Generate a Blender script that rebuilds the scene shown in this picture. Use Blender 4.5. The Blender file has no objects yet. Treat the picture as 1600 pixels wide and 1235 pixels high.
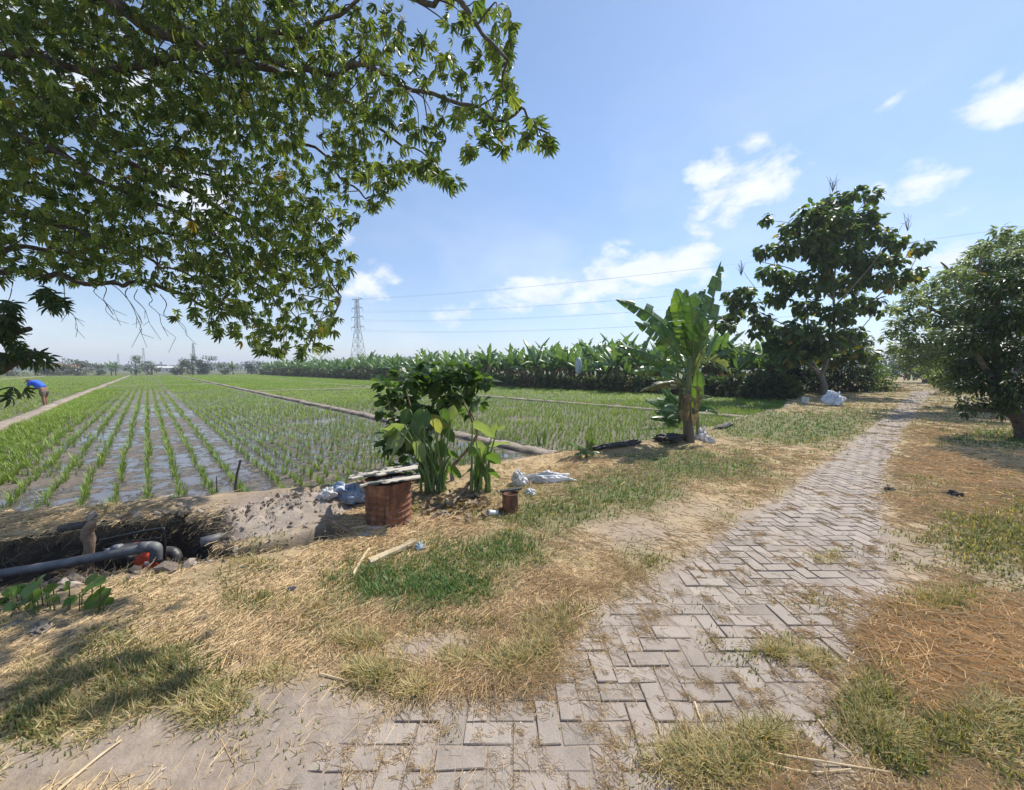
import bpy, bmesh, math, random
import numpy as np
from math import radians, sin, cos, pi
from mathutils import Vector, Matrix

# ------------------------------------------------------------------ camera, world, sun, exposure
SC = bpy.context.scene
COL = SC.collection
F_PX = 590.0                       # focal length in pixels of the 1600 px wide photograph
PITCH = math.atan(40.5 / F_PX)     # looking slightly down
EYE = 1.55
cam_d = bpy.data.cameras.new('camera')
cam_d.sensor_width = 36.0
cam_d.lens = 36.0 * F_PX / 1600.0
cam_d.clip_start = 0.05
cam_d.clip_end = 6000.0
cam = bpy.data.objects.new('camera', cam_d)
COL.objects.link(cam)
cam.location = (0, 0, EYE)
cam.rotation_euler = (pi / 2 - PITCH, 0, 0)
SC.camera = cam

SUN_AZ, SUN_EL = radians(49), radians(53)     # azimuth clockwise from +Y
SKY_STRENGTH, SUN_STRENGTH, EXPOSURE = 0.12, 4.5, 0.5
SC.view_settings.view_transform = 'Standard'
SC.view_settings.look = 'None'
SC.view_settings.gamma = 1.0
SC.view_settings.exposure = EXPOSURE

sun_d = bpy.data.lights.new('sun', 'SUN')
sun_d.energy = SUN_STRENGTH
sun_d.angle = radians(0.6)
sun_d.color = (1.0, 0.95, 0.87)
sun = bpy.data.objects.new('sun', sun_d)
COL.objects.link(sun)
SUN_DIR = Vector((sin(SUN_AZ) * cos(SUN_EL), cos(SUN_AZ) * cos(SUN_EL), sin(SUN_EL)))
sun.rotation_euler = SUN_DIR.to_track_quat('Z', 'Y').to_euler()
sun.location = SUN_DIR * 60

FW = np.array([0, cos(PITCH), -sin(PITCH)])
UPV = np.array([0, sin(PITCH), cos(PITCH)])
def ray(px, py):
    return FW + np.array([(px - 800) / F_PX, 0, 0]) + UPV * ((617.5 - py) / F_PX)
def at(px, py, z=0.0):
    """ground point (height z) that the photograph shows at a pixel"""
    d = ray(px, py)
    return d * ((z - EYE) / d[2]) + np.array([0, 0, EYE])
def pt(px, py, Y):
    """point at forward distance Y that the photograph shows at a pixel"""
    d = ray(px, py)
    return d * (Y / d[1]) + np.array([0, 0, EYE])
def proj(x, y, z):
    dz = z - EYE
    w = y * FW[1] + dz * FW[2]
    w = np.where(w < 0.05, 0.05, w)
    return 800 + F_PX * x / w, 617.5 - F_PX * (y * UPV[1] + dz * UPV[2]) / w

world = bpy.data.worlds.new('World')
SC.world = world
world.use_nodes = True
def build_world():
    nt = world.node_tree
    N, L = nt.nodes, nt.links
    N.clear()
    out = N.new('ShaderNodeOutputWorld')
    bg = N.new('ShaderNodeBackground')
    bg.inputs['Strength'].default_value = SKY_STRENGTH
    sky = N.new('ShaderNodeTexSky')
    sky.sky_type = 'NISHITA'
    sky.sun_disc = False
    sky.sun_elevation = SUN_EL
    sky.sun_rotation = SUN_AZ
    sky.air_density = 1.0
    sky.dust_density = 0.2
    sky.ozone_density = 2.0
    tc = N.new('ShaderNodeTexCoord')
    nrm = N.new('ShaderNodeVectorMath'); nrm.operation = 'NORMALIZE'
    L.new(tc.outputs['Generated'], nrm.inputs[0])
    flat = (1.0, 1.0, 1.75)
    sc = N.new('ShaderNodeVectorMath'); sc.operation = 'MULTIPLY'
    sc.inputs[1].default_value = flat
    L.new(nrm.outputs[0], sc.inputs[0])
    # cumulus clouds at the directions where they stand in the sky
    blobs = [(1165, 285, 95, 1), (1120, 270, 60, .9), (1205, 255, 55, .9), (1180, 232, 40, .9), (1140, 325, 70, .6),
             (820, 462, 55, .95), (880, 455, 62, 1), (945, 442, 65, 1), (1010, 425, 70, 1), (1065, 412, 60, 1), (1100, 425, 50, .8),
             (980, 460, 80, .7), (720, 492, 50, .6), (1440, 285, 90, .75), (1500, 270, 45, .7), (1380, 290, 50, .6),
             (1590, 150, 105, 1), (1640, 130, 110, 1), (1390, 160, 32, .7), (570, 440, 60, .8), (600, 436, 38, .8),
             (970, 392, 36, .6), (1085, 365, 42, .55), (1455, 125, 30, .4), (1500, 400, 130, .5), (500, 350, 60, .7), (1480, 330, 60, .4),
             (300, 300, 130, .8), (150, 120, 170, .8), (40, 20, 150, .8), (2100, 250, 180, 1), (-500, 300, 200, .9), (1800, 420, 130, .8)]
    prev = None
    for (px, py, r, wgt) in blobs:
        c = ray(px, py); c = c / np.linalg.norm(c)
        e = ray(px + r, py); e = e / np.linalg.norm(e)
        rad = float(np.linalg.norm(e - c)) * 1.42
        d = N.new('ShaderNodeVectorMath'); d.operation = 'DISTANCE'
        d.inputs[1].default_value = tuple(c * np.array(flat))
        L.new(sc.outputs[0], d.inputs[0])
        m = N.new('ShaderNodeMapRange')
        m.inputs['From Min'].default_value = rad
        m.inputs['From Max'].default_value = 0.0
        m.inputs['To Min'].default_value = 0.0
        m.inputs['To Max'].default_value = wgt
        L.new(d.outputs['Value'], m.inputs['Value'])
        if prev is None:
            prev = m.outputs[0]
        else:
            mx = N.new('ShaderNodeMath'); mx.operation = 'MAXIMUM'
            L.new(prev, mx.inputs[0]); L.new(m.outputs[0], mx.inputs[1])
            prev = mx.outputs[0]
    def noise(scale, detail, rough, dist=0.0):
        n = N.new('ShaderNodeTexNoise')
        n.inputs['Scale'].default_value = scale
        n.inputs['Detail'].default_value = detail
        n.inputs['Roughness'].default_value = rough
        n.inputs['Distortion'].default_value = dist
        L.new(sc.outputs[0], n.inputs['Vector'])
        return n.outputs['Fac']
    def math_(op, a, b, clamp=False):
        m = N.new('ShaderNodeMath'); m.operation = op; m.use_clamp = clamp
        for i, s in enumerate((a, b)):
            if isinstance(s, (int, float)): m.inputs[i].default_value = s
            else: L.new(s, m.inputs[i])
        return m.outputs[0]
    n1 = noise(11.0, 9.0, 0.62, 0.25)
    n2 = math_('MULTIPLY', math_('SUBTRACT', n1, 0.5), 2.6)
    gate = math_('MULTIPLY', prev, 3.0, True)
    dens = math_('ADD', math_('MULTIPLY', prev, 1.05), math_('MULTIPLY', n2, gate))
    cl = N.new('ShaderNodeMapRange'); cl.interpolation_type = 'SMOOTHSTEP'
    cl.inputs['From Min'].default_value = 0.12; cl.inputs['From Max'].default_value = 0.95
    L.new(dens, cl.inputs['Value'])
    # thin wisps low in the sky
    sep = N.new('ShaderNodeSeparateXYZ'); L.new(nrm.outputs[0], sep.inputs[0])
    low = N.new('ShaderNodeMapRange')
    low.inputs['From Min'].default_value = 0.62; low.inputs['From Max'].default_value = 0.0
    low.inputs['To Max'].default_value = 1.0
    L.new(sep.outputs['Z'], low.inputs['Value'])
    w1 = N.new('ShaderNodeMapRange'); w1.interpolation_type = 'SMOOTHSTEP'
    w1.inputs['From Min'].default_value = 0.38; w1.inputs['From Max'].default_value = 0.78
    L.new(noise(3.2, 6.0, 0.55, 0.4), w1.inputs['Value'])
    wisp = math_('MULTIPLY', math_('MULTIPLY', w1.outputs[0], low.outputs[0]), 0.5)
    cov = math_('MAXIMUM', math_('MULTIPLY', cl.outputs[0], 0.93), math_('ADD', math_('MULTIPLY', wisp, 0.9), 0.07))
    # cloud brightness varies with its own fine structure
    cb = N.new('ShaderNodeMix'); cb.data_type = 'RGBA'
    cb.inputs[6].default_value = (5.0, 5.4, 6.2, 1); cb.inputs[7].default_value = (7.2, 7.4, 7.7, 1)
    L.new(noise(16.0, 5.0, 0.6), cb.inputs[0])
    hs = N.new('ShaderNodeMix'); hs.data_type = 'RGBA'; hs.blend_type = 'MULTIPLY'
    hs.inputs[0].default_value = 1.0
    gr = N.new('ShaderNodeMapRange'); gr.inputs['From Min'].default_value = 0.0; gr.inputs['From Max'].default_value = 0.45
    L.new(sep.outputs['Z'], gr.inputs['Value'])
    gm = N.new('ShaderNodeMix'); gm.data_type = 'RGBA'; L.new(gr.outputs[0], gm.inputs[0])
    gm.inputs[6].default_value = (0.80, 0.81, 0.90, 1); gm.inputs[7].default_value = (SKY_TINT[0], SKY_TINT[1], SKY_TINT[2], 1)
    L.new(gm.outputs[2], hs.inputs[7])
    L.new(sky.outputs[0], hs.inputs[6])
    mix = N.new('ShaderNodeMix'); mix.data_type = 'RGBA'
    L.new(cov, mix.inputs[0]); L.new(hs.outputs[2], mix.inputs[6]); L.new(cb.outputs[2], mix.inputs[7])
    L.new(mix.outputs[2], bg.inputs['Color'])
    L.new(bg.outputs[0], out.inputs['Surface'])
SKY_TINT = (0.93, 1.0, 1.05)
build_world()

# ------------------------------------------------------------------ general helpers
RNG = np.random.default_rng(11)
def rr(a, b): return float(RNG.uniform(a, b))

def _hash(ix, iy, s):
    h = (ix.astype(np.int64) * 374761393 + iy.astype(np.int64) * 668265263 + s * 1442695041) & 0xffffffff
    h = ((h ^ (h >> 13)) * 1274126177) & 0xffffffff
    h = h ^ (h >> 16)
    return (h & 0xffff) / 65535.0
def vnoise(x, y, s=0):
    x = np.asarray(x, float); y = np.asarray(y, float)
    ix, iy = np.floor(x), np.floor(y)
    fx, fy = x - ix, y - iy
    fx = fx * fx * (3 - 2 * fx); fy = fy * fy * (3 - 2 * fy)
    a = _hash(ix, iy, s); b = _hash(ix + 1, iy, s); c = _hash(ix, iy + 1, s); d = _hash(ix + 1, iy + 1, s)
    return (a * (1 - fx) + b * fx) * (1 - fy) + (c * (1 - fx) + d * fx) * fy
def fbm(x, y, s=0, o=4):
    t, amp, n = 0.0, 1.0, 0.0
    for i in range(o):
        t = t + amp * vnoise(np.asarray(x) * 2 ** i, np.asarray(y) * 2 ** i, s + i * 17)
        n += amp; amp *= 0.5
    return t / n
def sstep(a, b, x):
    t = np.clip((x - a) / (b - a), 0, 1)
    return t * t * (3 - 2 * t)

def in_poly(P, x, y):
    x = np.asarray(x, float); y = np.asarray(y, float)
    r = np.zeros(x.shape, bool)
    n = len(P)
    for i in range(n):
        x0, y0 = P[i][0], P[i][1]; x1, y1 = P[(i + 1) % n][0], P[(i + 1) % n][1]
        if y0 == y1: continue
        c = ((y0 > y) != (y1 > y)) & (x < (x1 - x0) * (y - y0) / (y1 - y0) + x0)
        r ^= c
    return r
def seg_dist(P, x, y, closed=False):
    x = np.asarray(x, float); y = np.asarray(y, float)
    best = np.full(x.shape, 1e9); side = np.zeros(x.shape)
    n = len(P)
    for i in range(n if closed else n - 1):
        x0, y0 = P[i][0], P[i][1]; x1, y1 = P[(i + 1) % n][0], P[(i + 1) % n][1]
        dx, dy = x1 - x0, y1 - y0
        t = np.clip(((x - x0) * dx + (y - y0) * dy) / (dx * dx + dy * dy), 0, 1)
        d = np.hypot(x - x0 - t * dx, y - y0 - t * dy)
        c = dx * (y - y0) - dy * (x - x0)
        m = d < best - 1e-9
        best = np.where(m, d, best); side = np.where(m, np.sign(c), side)
    return best, side
def poly_sd(P, x, y):
    """positive inside"""
    d, _ = seg_dist(P, x, y, True)
    return np.where(in_poly(P, x, y), d, -d)

def link(name, me, mat, parent=None):
    o = bpy.data.objects.new(name, me)
    COL.objects.link(o)
    if mat is not None: me.materials.append(mat)
    if parent is not None: o.parent = parent
    return o
def mesh_np(name, V, loops, totals, mat, parent=None, col=None, smooth=True):
    me = bpy.data.meshes.new(name)
    V = np.ascontiguousarray(V, np.float32); loops = np.ascontiguousarray(loops, np.int32).ravel()
    totals = np.ascontiguousarray(totals, np.int32)
    me.vertices.add(len(V)); me.vertices.foreach_set('co', V.ravel())
    me.loops.add(len(loops)); me.loops.foreach_set('vertex_index', loops)
    me.polygons.add(len(totals))
    st = np.zeros(len(totals), np.int32); st[1:] = np.cumsum(totals)[:-1]
    me.polygons.foreach_set('loop_start', st)
    me.polygons.foreach_set('loop_total', totals)
    me.polygons.foreach_set('use_smooth', np.full(len(totals), smooth))
    if col is not None:
        a = me.attributes.new('c', 'FLOAT_COLOR', 'POINT')
        C = np.ones((len(V), 4), np.float32); C[:, :3] = col
        a.data.foreach_set('color', C.ravel())
    me.update(calc_edges=True)
    me.validate()
    return link(name, me, mat, parent)

class MB:
    """collects geometry, then links it as one mesh object"""
    def __init__(s): s.v, s.f, s.c = [], [], []
    def add(s, V, F, col=(1, 1, 1)):
        o = len(s.v)
        s.v.extend([tuple(map(float, p)) for p in V])
        s.f.extend([tuple(i + o for i in f) for f in F])
        s.c.extend([tuple(col)] * len(V))
    def box(s, c, size, R=None, col=(1, 1, 1), bev=0.0):
        hx, hy, hz = size[0] / 2, size[1] / 2, size[2] / 2
        if bev <= 0:
            V = [(x, y, z) for x in (-hx, hx) for y in (-hy, hy) for z in (-hz, hz)]
            F = [(0, 1, 3, 2), (4, 6, 7, 5), (0, 4, 5, 1), (2, 3, 7, 6), (0, 2, 6, 4), (1, 5, 7, 3)]
        else:
            bm = bmesh.new()
            bmesh.ops.create_cube(bm, size=1.0)
            for v in bm.verts: v.co = Vector((v.co.x * size[0], v.co.y * size[1], v.co.z * size[2]))
            bmesh.ops.bevel(bm, geom=list(bm.edges), offset=bev, segments=2, profile=0.5, affect='EDGES')
            bm.verts.index_update()
            V = [tuple(v.co) for v in bm.verts]; F = [tuple(v.index for v in f.verts) for f in bm.faces]
            bm.free()
        V = np.array(V)
        if R is not None: V = V @ np.array(R).T
        s.add(V + np.array(c), F, col)
    def tube(s, pts, rad, n=8, col=(1, 1, 1), cap=True, jit=0.0):
        pts = [np.array(p, float) for p in pts]
        m = len(pts)
        if not hasattr(rad, '__len__'): rad = [rad] * m
        V, F = [], []
        up = np.array([0.13, 0.21, 1.0])
        for i, p in enumerate(pts):
            t = pts[min(i + 1, m - 1)] - pts[max(i - 1, 0)]
            t = t / (np.linalg.norm(t) + 1e-9)
            a = np.cross(t, up)
            if np.linalg.norm(a) < 0.15: a = np.cross(t, np.array([1.0, 0.1, 0]))
            a /= np.linalg.norm(a); b = np.cross(t, a)
            for k in range(n):
                q = 2 * pi * k / n
                r = rad[i] * (1 + (rr(-jit, jit) if jit else 0))
                V.append(p + r * (a * cos(q) + b * sin(q)))
        for i in range(m - 1):
            for k in range(n):
                k2 = (k + 1) % n
                F.append((i * n + k, i * n + k2, (i + 1) * n + k2, (i + 1) * n + k))
        if cap:
            F.append(tuple(range(n - 1, -1, -1))); F.append(tuple((m - 1) * n + k for k in range(n)))
        s.add(V, F, col)
    def build(s, name, mat, parent=None, smooth=False, loc=None):
        V = np.array(s.v, float)
        if loc is not None: V = V - np.array(loc)
        loops = np.fromiter((i for f in s.f for i in f), np.int32)
        o = mesh_np(name, V, loops, [len(f) for f in s.f], mat, parent, np.array(s.c), smooth)
        if loc is not None and parent is None: o.location = loc
        return o

def bez(ps, n):
    """smooth curve through points (Catmull-Rom)"""
    P = [np.array(p, float) for p in ps]
    P = [2 * P[0] - P[1]] + P + [2 * P[-1] - P[-2]]
    out = []
    segs = len(P) - 3
    for k in range(segs):
        a, b, c, d = P[k:k + 4]
        for j in range(n):
            t = j / n
            out.append(0.5 * ((2 * b) + (-a + c) * t + (2 * a - 5 * b + 4 * c - d) * t * t + (-a + 3 * b - 3 * c + d) * t ** 3))
    out.append(P[-2])
    return out

def rot(yaw, pitch, roll):
    yaw, pitch, roll = np.broadcast_arrays(np.asarray(yaw, float), np.asarray(pitch, float), np.asarray(roll, float))
    cy, sy, cp, sp, cr, sr = np.cos(yaw), np.sin(yaw), np.cos(pitch), np.sin(pitch), np.cos(roll), np.sin(roll)
    z, o = np.zeros_like(cy), np.ones_like(cy)
    Rz = np.stack([np.stack([cy, -sy, z], -1), np.stack([sy, cy, z], -1), np.stack([z, z, o], -1)], -2)
    Rx = np.stack([np.stack([o, z, z], -1), np.stack([z, cp, -sp], -1), np.stack([z, sp, cp], -1)], -2)
    Ry = np.stack([np.stack([cr, z, sr], -1), np.stack([z, o, z], -1), np.stack([-sr, z, cr], -1)], -2)
    return Rz @ Rx @ Ry

def scatter(name, tmpl, pos, R, sc, col, mat, parent=None, smooth=False):
    tv, tf = tmpl[0], tmpl[1]
    tv = np.array(tv, float)
    pos = np.asarray(pos, float); N, K = len(pos), len(tv)
    sc = np.asarray(sc, float)
    if sc.ndim == 0: sc = np.full((N, 3), float(sc))
    elif sc.ndim == 1: sc = np.repeat(sc[:, None], 3, 1)
    V = np.einsum('nij,nkj->nki', R, tv[None] * sc[:, None, :]) + pos[:, None, :]
    base = np.array([i for f in tf for i in f], np.int64)
    tot = np.array([len(f) for f in tf])
    loops = (base[None] + (np.arange(N) * K)[:, None]).ravel()
    C = np.repeat(np.asarray(col, float)[:, None, :], K, 1)
    if len(tmpl) > 2: C = C * np.array(tmpl[2])[None, :, None]
    return mesh_np(name, V.reshape(-1, 3), loops, np.tile(tot, N), mat, parent, C.reshape(-1, 3), smooth)

def lerpcol(a, b, t):
    a, b = np.array(a), np.array(b)
    return a + (b - a) * np.asarray(t)[..., None]
def leafcol(n, a, b, yellow=0.0, spread=0.25):
    c = lerpcol(a, b, RNG.random(n)) * RNG.uniform(1 - spread, 1 + spread, n)[:, None]
    y = RNG.random(n) < yellow
    c[y] = np.array((0.30, 0.24, 0.04)) * RNG.uniform(0.7, 1.2, y.sum())[:, None]
    return c

# leaf templates (along +Y, normal +Z)
LEAF5 = ([(0, 0, 0), (-.3, .42, .07), (0, .5, -.02), (.3, .42, .07), (0, 1, -.12)], [(0, 2, 1), (0, 3, 2), (1, 2, 4), (2, 3, 4)])
LEAF8 = ([(0, 0, 0), (-.28, .22, .05), (0, .3, 0), (.28, .22, .05), (-.3, .62, .03), (0, .65, -.03), (.3, .62, .03), (0, 1, -.14)],
         [(0, 2, 1), (0, 3, 2), (1, 2, 5, 4), (2, 3, 6, 5), (4, 5, 7), (5, 6, 7)])
NARROW = ([(0, 0, 0), (-.16, .4, .05), (0, .45, -.02), (.16, .4, .05), (0, 1, -.15)], [(0, 2, 1), (0, 3, 2), (1, 2, 4), (2, 3, 4)])
def palmate(k=6, spread=2.2, droop=0.55):
    V, F = [], []
    for i in range(k):
        a = (i / (k - 1) - 0.5) * 2 * spread
        L = 1.0 - 0.25 * abs(a) / spread
        R = rot(np.array(a), np.array(-droop - 0.15 * (i % 2)), np.array(0.3 * (i % 3 - 1)))
        w = 0.72
        T = np.array([(0, 0, 0), (-.15 * w, .35, .05), (0, .42, -.02), (.15 * w, .35, .05), (-.13 * w, .68, .02), (0, .7, -.06), (.13 * w, .68, .02), (0, 1, -.16)]) * L
        o = len(V)
        V += [tuple(R @ p) for p in T]
        F += [tuple(j + o for j in f) for f in LEAF8[1]]
    return (V, F)
def blade(bend=0.35, w=0.06):
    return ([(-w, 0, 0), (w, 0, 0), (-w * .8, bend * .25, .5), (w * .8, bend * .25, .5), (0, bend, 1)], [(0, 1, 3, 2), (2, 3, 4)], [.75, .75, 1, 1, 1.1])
def strand(curl=0.12, n=3):
    V, F = [], []
    for i in range(n + 1):
        t = i / n
        x = curl * sin(t * pi) ; z = 0.05 * sin(t * pi)
        V += [(x - .5, t, z), (x + .5, t, z)] if False else [(x * 1.0, t, z), (x, t, z)]
    return V, F
def strandT(curl):
    """a curved stem lying on the ground: local y is its length, thickness comes from the x / z scale"""
    V, F = [], []
    n = 3
    for i in range(n + 1):
        t = i / n
        x, h = curl * sin(pi * t), .007 * (1 - .4 * t)
        V += [(x - h, t, 0), (x + h, t, 0), (x, t, h * 1.6)]
    for i in range(n):
        for a, b in ((0, 2), (2, 1)):
            F.append((i * 3 + a, i * 3 + b, i * 3 + 3 + b, i * 3 + 3 + a))
    return (V, F)

# ------------------------------------------------------------------ materials
def new_mat(name):
    m = bpy.data.materials.new(name); m.use_nodes = True
    nt = m.node_tree
    b = nt.nodes['Principled BSDF']
    return m, nt, b
def N_(nt, typ, **kw):
    n = nt.nodes.new(typ)
    for k, v in kw.items(): setattr(n, k, v)
    return n
def noise_n(nt, scale, detail=5, rough=0.6, vec=None, dist=0.0):
    n = N_(nt, 'ShaderNodeTexNoise')
    n.inputs['Scale'].default_value = scale; n.inputs['Detail'].default_value = detail
    n.inputs['Roughness'].default_value = rough; n.inputs['Distortion'].default_value = dist
    if vec is not None: nt.links.new(vec, n.inputs['Vector'])
    return n.outputs['Fac']
def ramp(nt, fac, stops):
    r = N_(nt, 'ShaderNodeValToRGB')
    e = r.color_ramp.elements
    while len(e) < len(stops): e.new(0.5)
    for i, (p, c) in enumerate(stops):
        e[i].position = p; e[i].color = (c[0], c[1], c[2], 1) if hasattr(c, '__len__') else (c, c, c, 1)
    nt.links.new(fac, r.inputs[0])
    return r.outputs[0]
def mixc(nt, fac, a, b, blend='MIX'):
    m = N_(nt, 'ShaderNodeMix', data_type='RGBA', blend_type=blend)
    for i, s in ((0, fac), (6, a), (7, b)):
        if isinstance(s, (int, float)): m.inputs[i].default_value = s
        elif hasattr(s, '__len__'): m.inputs[i].default_value = (s[0], s[1], s[2], 1)
        else: nt.links.new(s, m.inputs[i])
    return m.outputs[2]
def bump(nt, b, h, strength=0.5, dist=0.01):
    n = N_(nt, 'ShaderNodeBump')
    n.inputs['Strength'].default_value = strength; n.inputs['Distance'].default_value = dist
    nt.links.new(h, n.inputs['Height']); nt.links.new(n.outputs[0], b.inputs['Normal'])
def pos_(nt): return N_(nt, 'ShaderNodeNewGeometry').outputs['Position']
def objc(nt): return N_(nt, 'ShaderNodeTexCoord').outputs['Object']

def attr_mat(name, rough=0.55, transl=0.0, nscale=0.0, namt=0.3, bmp=0.0, bscale=30, spec=0.5):
    m, nt, b = new_mat(name)
    a = N_(nt, 'ShaderNodeAttribute', attribute_name='c')
    c = a.outputs['Color']
    if nscale:
        f = noise_n(nt, nscale, 4, 0.6, pos_(nt))
        g = ramp(nt, f, [(0.25, 1 - namt), (0.75, 1 + namt)])
        c = mixc(nt, 1.0, c, g, 'MULTIPLY')
    nt.links.new(c, b.inputs['Base Color'])
    b.inputs['Roughness'].default_value = rough
    b.inputs['Specular IOR Level'].default_value = spec
    if bmp: bump(nt, b, noise_n(nt, bscale, 6, 0.65, pos_(nt)), 0.8, bmp)
    if transl:
        t = N_(nt, 'ShaderNodeBsdfTranslucent')
        tc = mixc(nt, 1.0, c, (1.5, 1.45, 0.7), 'MULTIPLY')
        nt.links.new(tc, t.inputs['Color'])
        ms = N_(nt, 'ShaderNodeMixShader'); ms.inputs[0].default_value = transl
        nt.links.new(b.outputs[0], ms.inputs[1]); nt.links.new(t.outputs[0], ms.inputs[2])
        nt.links.new(ms.outputs[0], nt.nodes['Material Output'].inputs['Surface'])
    return m
def noise_mat(name, ca, cb, scale, rough=0.7, bmp=0.0, metal=0.0, lo=0.35, hi=0.65, detail=6, spec=0.5, bscale=None):
    m, nt, b = new_mat(name)
    v = objc(nt)
    f = noise_n(nt, scale, detail, 0.62, v)
    nt.links.new(ramp(nt, f, [(lo, ca), (hi, cb)]), b.inputs['Base Color'])
    b.inputs['Roughness'].default_value = rough; b.inputs['Metallic'].default_value = metal
    b.inputs['Specular IOR Level'].default_value = spec
    if bmp: bump(nt, b, noise_n(nt, bscale or scale * 2, 6, 0.65, v), 0.9, bmp)
    return m

M = {}
M['leaf'] = attr_mat('leaf', 0.4, 0.5)
M['leaf_dark'] = attr_mat('dark_leaf', 0.42, 0.28)
M['leaf_matte'] = attr_mat('leaf_matte', 0.6, 0.25)
M['banana_leaf'] = attr_mat('banana_leaf', 0.36, 0.33, 6, 0.18)
M['grass'] = attr_mat('grass_blade', 0.55, 0.3)
M['straw'] = attr_mat('straw', 0.6, 0.12)
M['ground'] = attr_mat('ground', 0.9, 0, 14, 0.22, 0.012, 45, 0.2)
M['dike'] = attr_mat('dike_earth', 0.9, 0, 9, 0.3, 0.03, 18, 0.2)
M['bark'] = noise_mat('bark', (0.13, 0.105, 0.08), (0.30, 0.26, 0.21), 14, 0.9, 0.02)
M['bark_dark'] = noise_mat('bark_dark', (0.05, 0.042, 0.035), (0.14, 0.12, 0.10), 14, 0.9, 0.02)
M['wood'] = noise_mat('weathered_wood', (0.13, 0.085, 0.055), (0.29, 0.205, 0.14), 11, 0.85, 0.012)
M['pale_wood'] = noise_mat('pale_wood', (0.45, 0.33, 0.18), (0.66, 0.53, 0.34), 12, 0.8, 0.004)
M['dark_wood'] = noise_mat('dark_wood', (0.03, 0.028, 0.026), (0.09, 0.08, 0.07), 12, 0.8, 0.01)
M['stem'] = attr_mat('plant_stem', 0.5, 0.0, 25, 0.3)
M['white_plastic'] = noise_mat('white_plastic_sack', (0.44, 0.43, 0.42), (0.70, 0.69, 0.68), 7, 0.45, 0.006)
M['blue_plastic'] = noise_mat('bluish_plastic_sheet', (0.07, 0.12, 0.22), (0.36, 0.44, 0.56), 6, 0.2, 0.01)
M['pale_blue'] = noise_mat('pale_blue_plastic', (0.26, 0.33, 0.40), (0.50, 0.56, 0.60), 9, 0.35, 0.01)
M['pink_plastic'] = noise_mat('faded_pink_plastic', (0.50, 0.34, 0.27), (0.62, 0.50, 0.42), 9, 0.5, 0.01)
M['sack_blue'] = noise_mat('white_blue_sack', (0.50, 0.60, 0.78), (0.80, 0.82, 0.86), 1.6, 0.4, 0.01)
M['black'] = noise_mat('black_paint', (0.012, 0.012, 0.013), (0.03, 0.03, 0.032), 20, 0.45)
M['black_plastic'] = noise_mat('black_plastic', (0.014, 0.013, 0.013), (0.05, 0.045, 0.04), 16, 0.6, 0.02)
M['grey_pvc'] = noise_mat('grey_pvc', (0.085, 0.085, 0.09), (0.19, 0.185, 0.185), 7, 0.55)
M['red'] = noise_mat('red_orange_paint', (0.55, 0.05, 0.02), (0.72, 0.10, 0.03), 10, 0.4)
M['dull_red'] = noise_mat('grimy_shaded_red_paint', (0.10, 0.02, 0.015), (0.30, 0.05, 0.03), 9, 0.55)  # red darkened for grime and for the shadow down in the pit
M['dirty_metal'] = noise_mat('oily_metal', (0.04, 0.04, 0.04), (0.16, 0.15, 0.14), 14, 0.45, 0.004, 0.5)
M['label_white'] = noise_mat('white_label', (0.65, 0.65, 0.63), (0.8, 0.8, 0.8), 10, 0.5)
M['stone'] = noise_mat('grey_stone', (0.13, 0.112, 0.095), (0.27, 0.24, 0.205), 12, 0.9, 0.02)
M['concrete'] = noise_mat('pale_concrete', (0.5, 0.5, 0.48), (0.72, 0.71, 0.68), 6, 0.85, 0.01)
M['steel'] = noise_mat('galvanised_steel', (0.20, 0.21, 0.23), (0.28, 0.29, 0.31), 3, 0.6, 0, 0.3)
M['wire'] = noise_mat('wire', (0.10, 0.11, 0.13), (0.14, 0.15, 0.17), 3, 0.6)
M['skin'] = noise_mat('skin', (0.20, 0.10, 0.06), (0.27, 0.145, 0.09), 8, 0.55)
M['shirt_blue'] = noise_mat('blue_shirt', (0.01, 0.07, 0.52), (0.03, 0.13, 0.72), 5, 0.7, 0.01)
M['shorts'] = noise_mat('brown_shorts', (0.11, 0.085, 0.06), (0.17, 0.13, 0.10), 9, 0.85)
M['hair'] = noise_mat('black_hair', (0.01, 0.009, 0.008), (0.025, 0.02, 0.018), 30, 0.6)
M['maroon'] = noise_mat('maroon_cloth', (0.18, 0.03, 0.03), (0.28, 0.06, 0.05), 8, 0.8)
M['navy'] = noise_mat('navy_cloth', (0.02, 0.025, 0.06), (0.04, 0.05, 0.10), 8, 0.8)
M['roof_red'] = noise_mat('red_roof_tile', (0.32, 0.13, 0.08), (0.42, 0.19, 0.12), 1.5, 0.8)
M['plaster'] = noise_mat('pale_plaster', (0.55, 0.55, 0.52), (0.68, 0.67, 0.64), 1.2, 0.85)
M['dark_pane'] = noise_mat('dark_window', (0.03, 0.035, 0.04), (0.06, 0.06, 0.07), 2, 0.2)

def paver_mat():
    m, nt, b = new_mat('concrete_paver')
    a = N_(nt, 'ShaderNodeAttribute', attribute_name='c')
    p = pos_(nt)
    f = noise_n(nt, 9, 5, 0.65, p); g = noise_n(nt, 130, 3, 0.7, p)
    c = mixc(nt, 1.0, a.outputs['Color'], ramp(nt, f, [(0.25, 0.8), (0.75, 1.15)]), 'MULTIPLY')
    c = mixc(nt, 1.0, c, ramp(nt, g, [(0.3, 0.78), (0.7, 1.18)]), 'MULTIPLY')
    dust = ramp(nt, noise_n(nt, 2.2, 6, 0.7, p), [(0.42, 0.0), (0.64, 0.85)])
    c = mixc(nt, dust, c, (0.37, 0.31, 0.265))
    nt.links.new(c, b.inputs['Base Color'])
    b.inputs['Roughness'].default_value = 0.9; b.inputs['Specular IOR Level'].default_value = 0.2
    bump(nt, b, noise_n(nt, 160, 5, 0.75, p), 0.9, 0.004)
    return m
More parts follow.
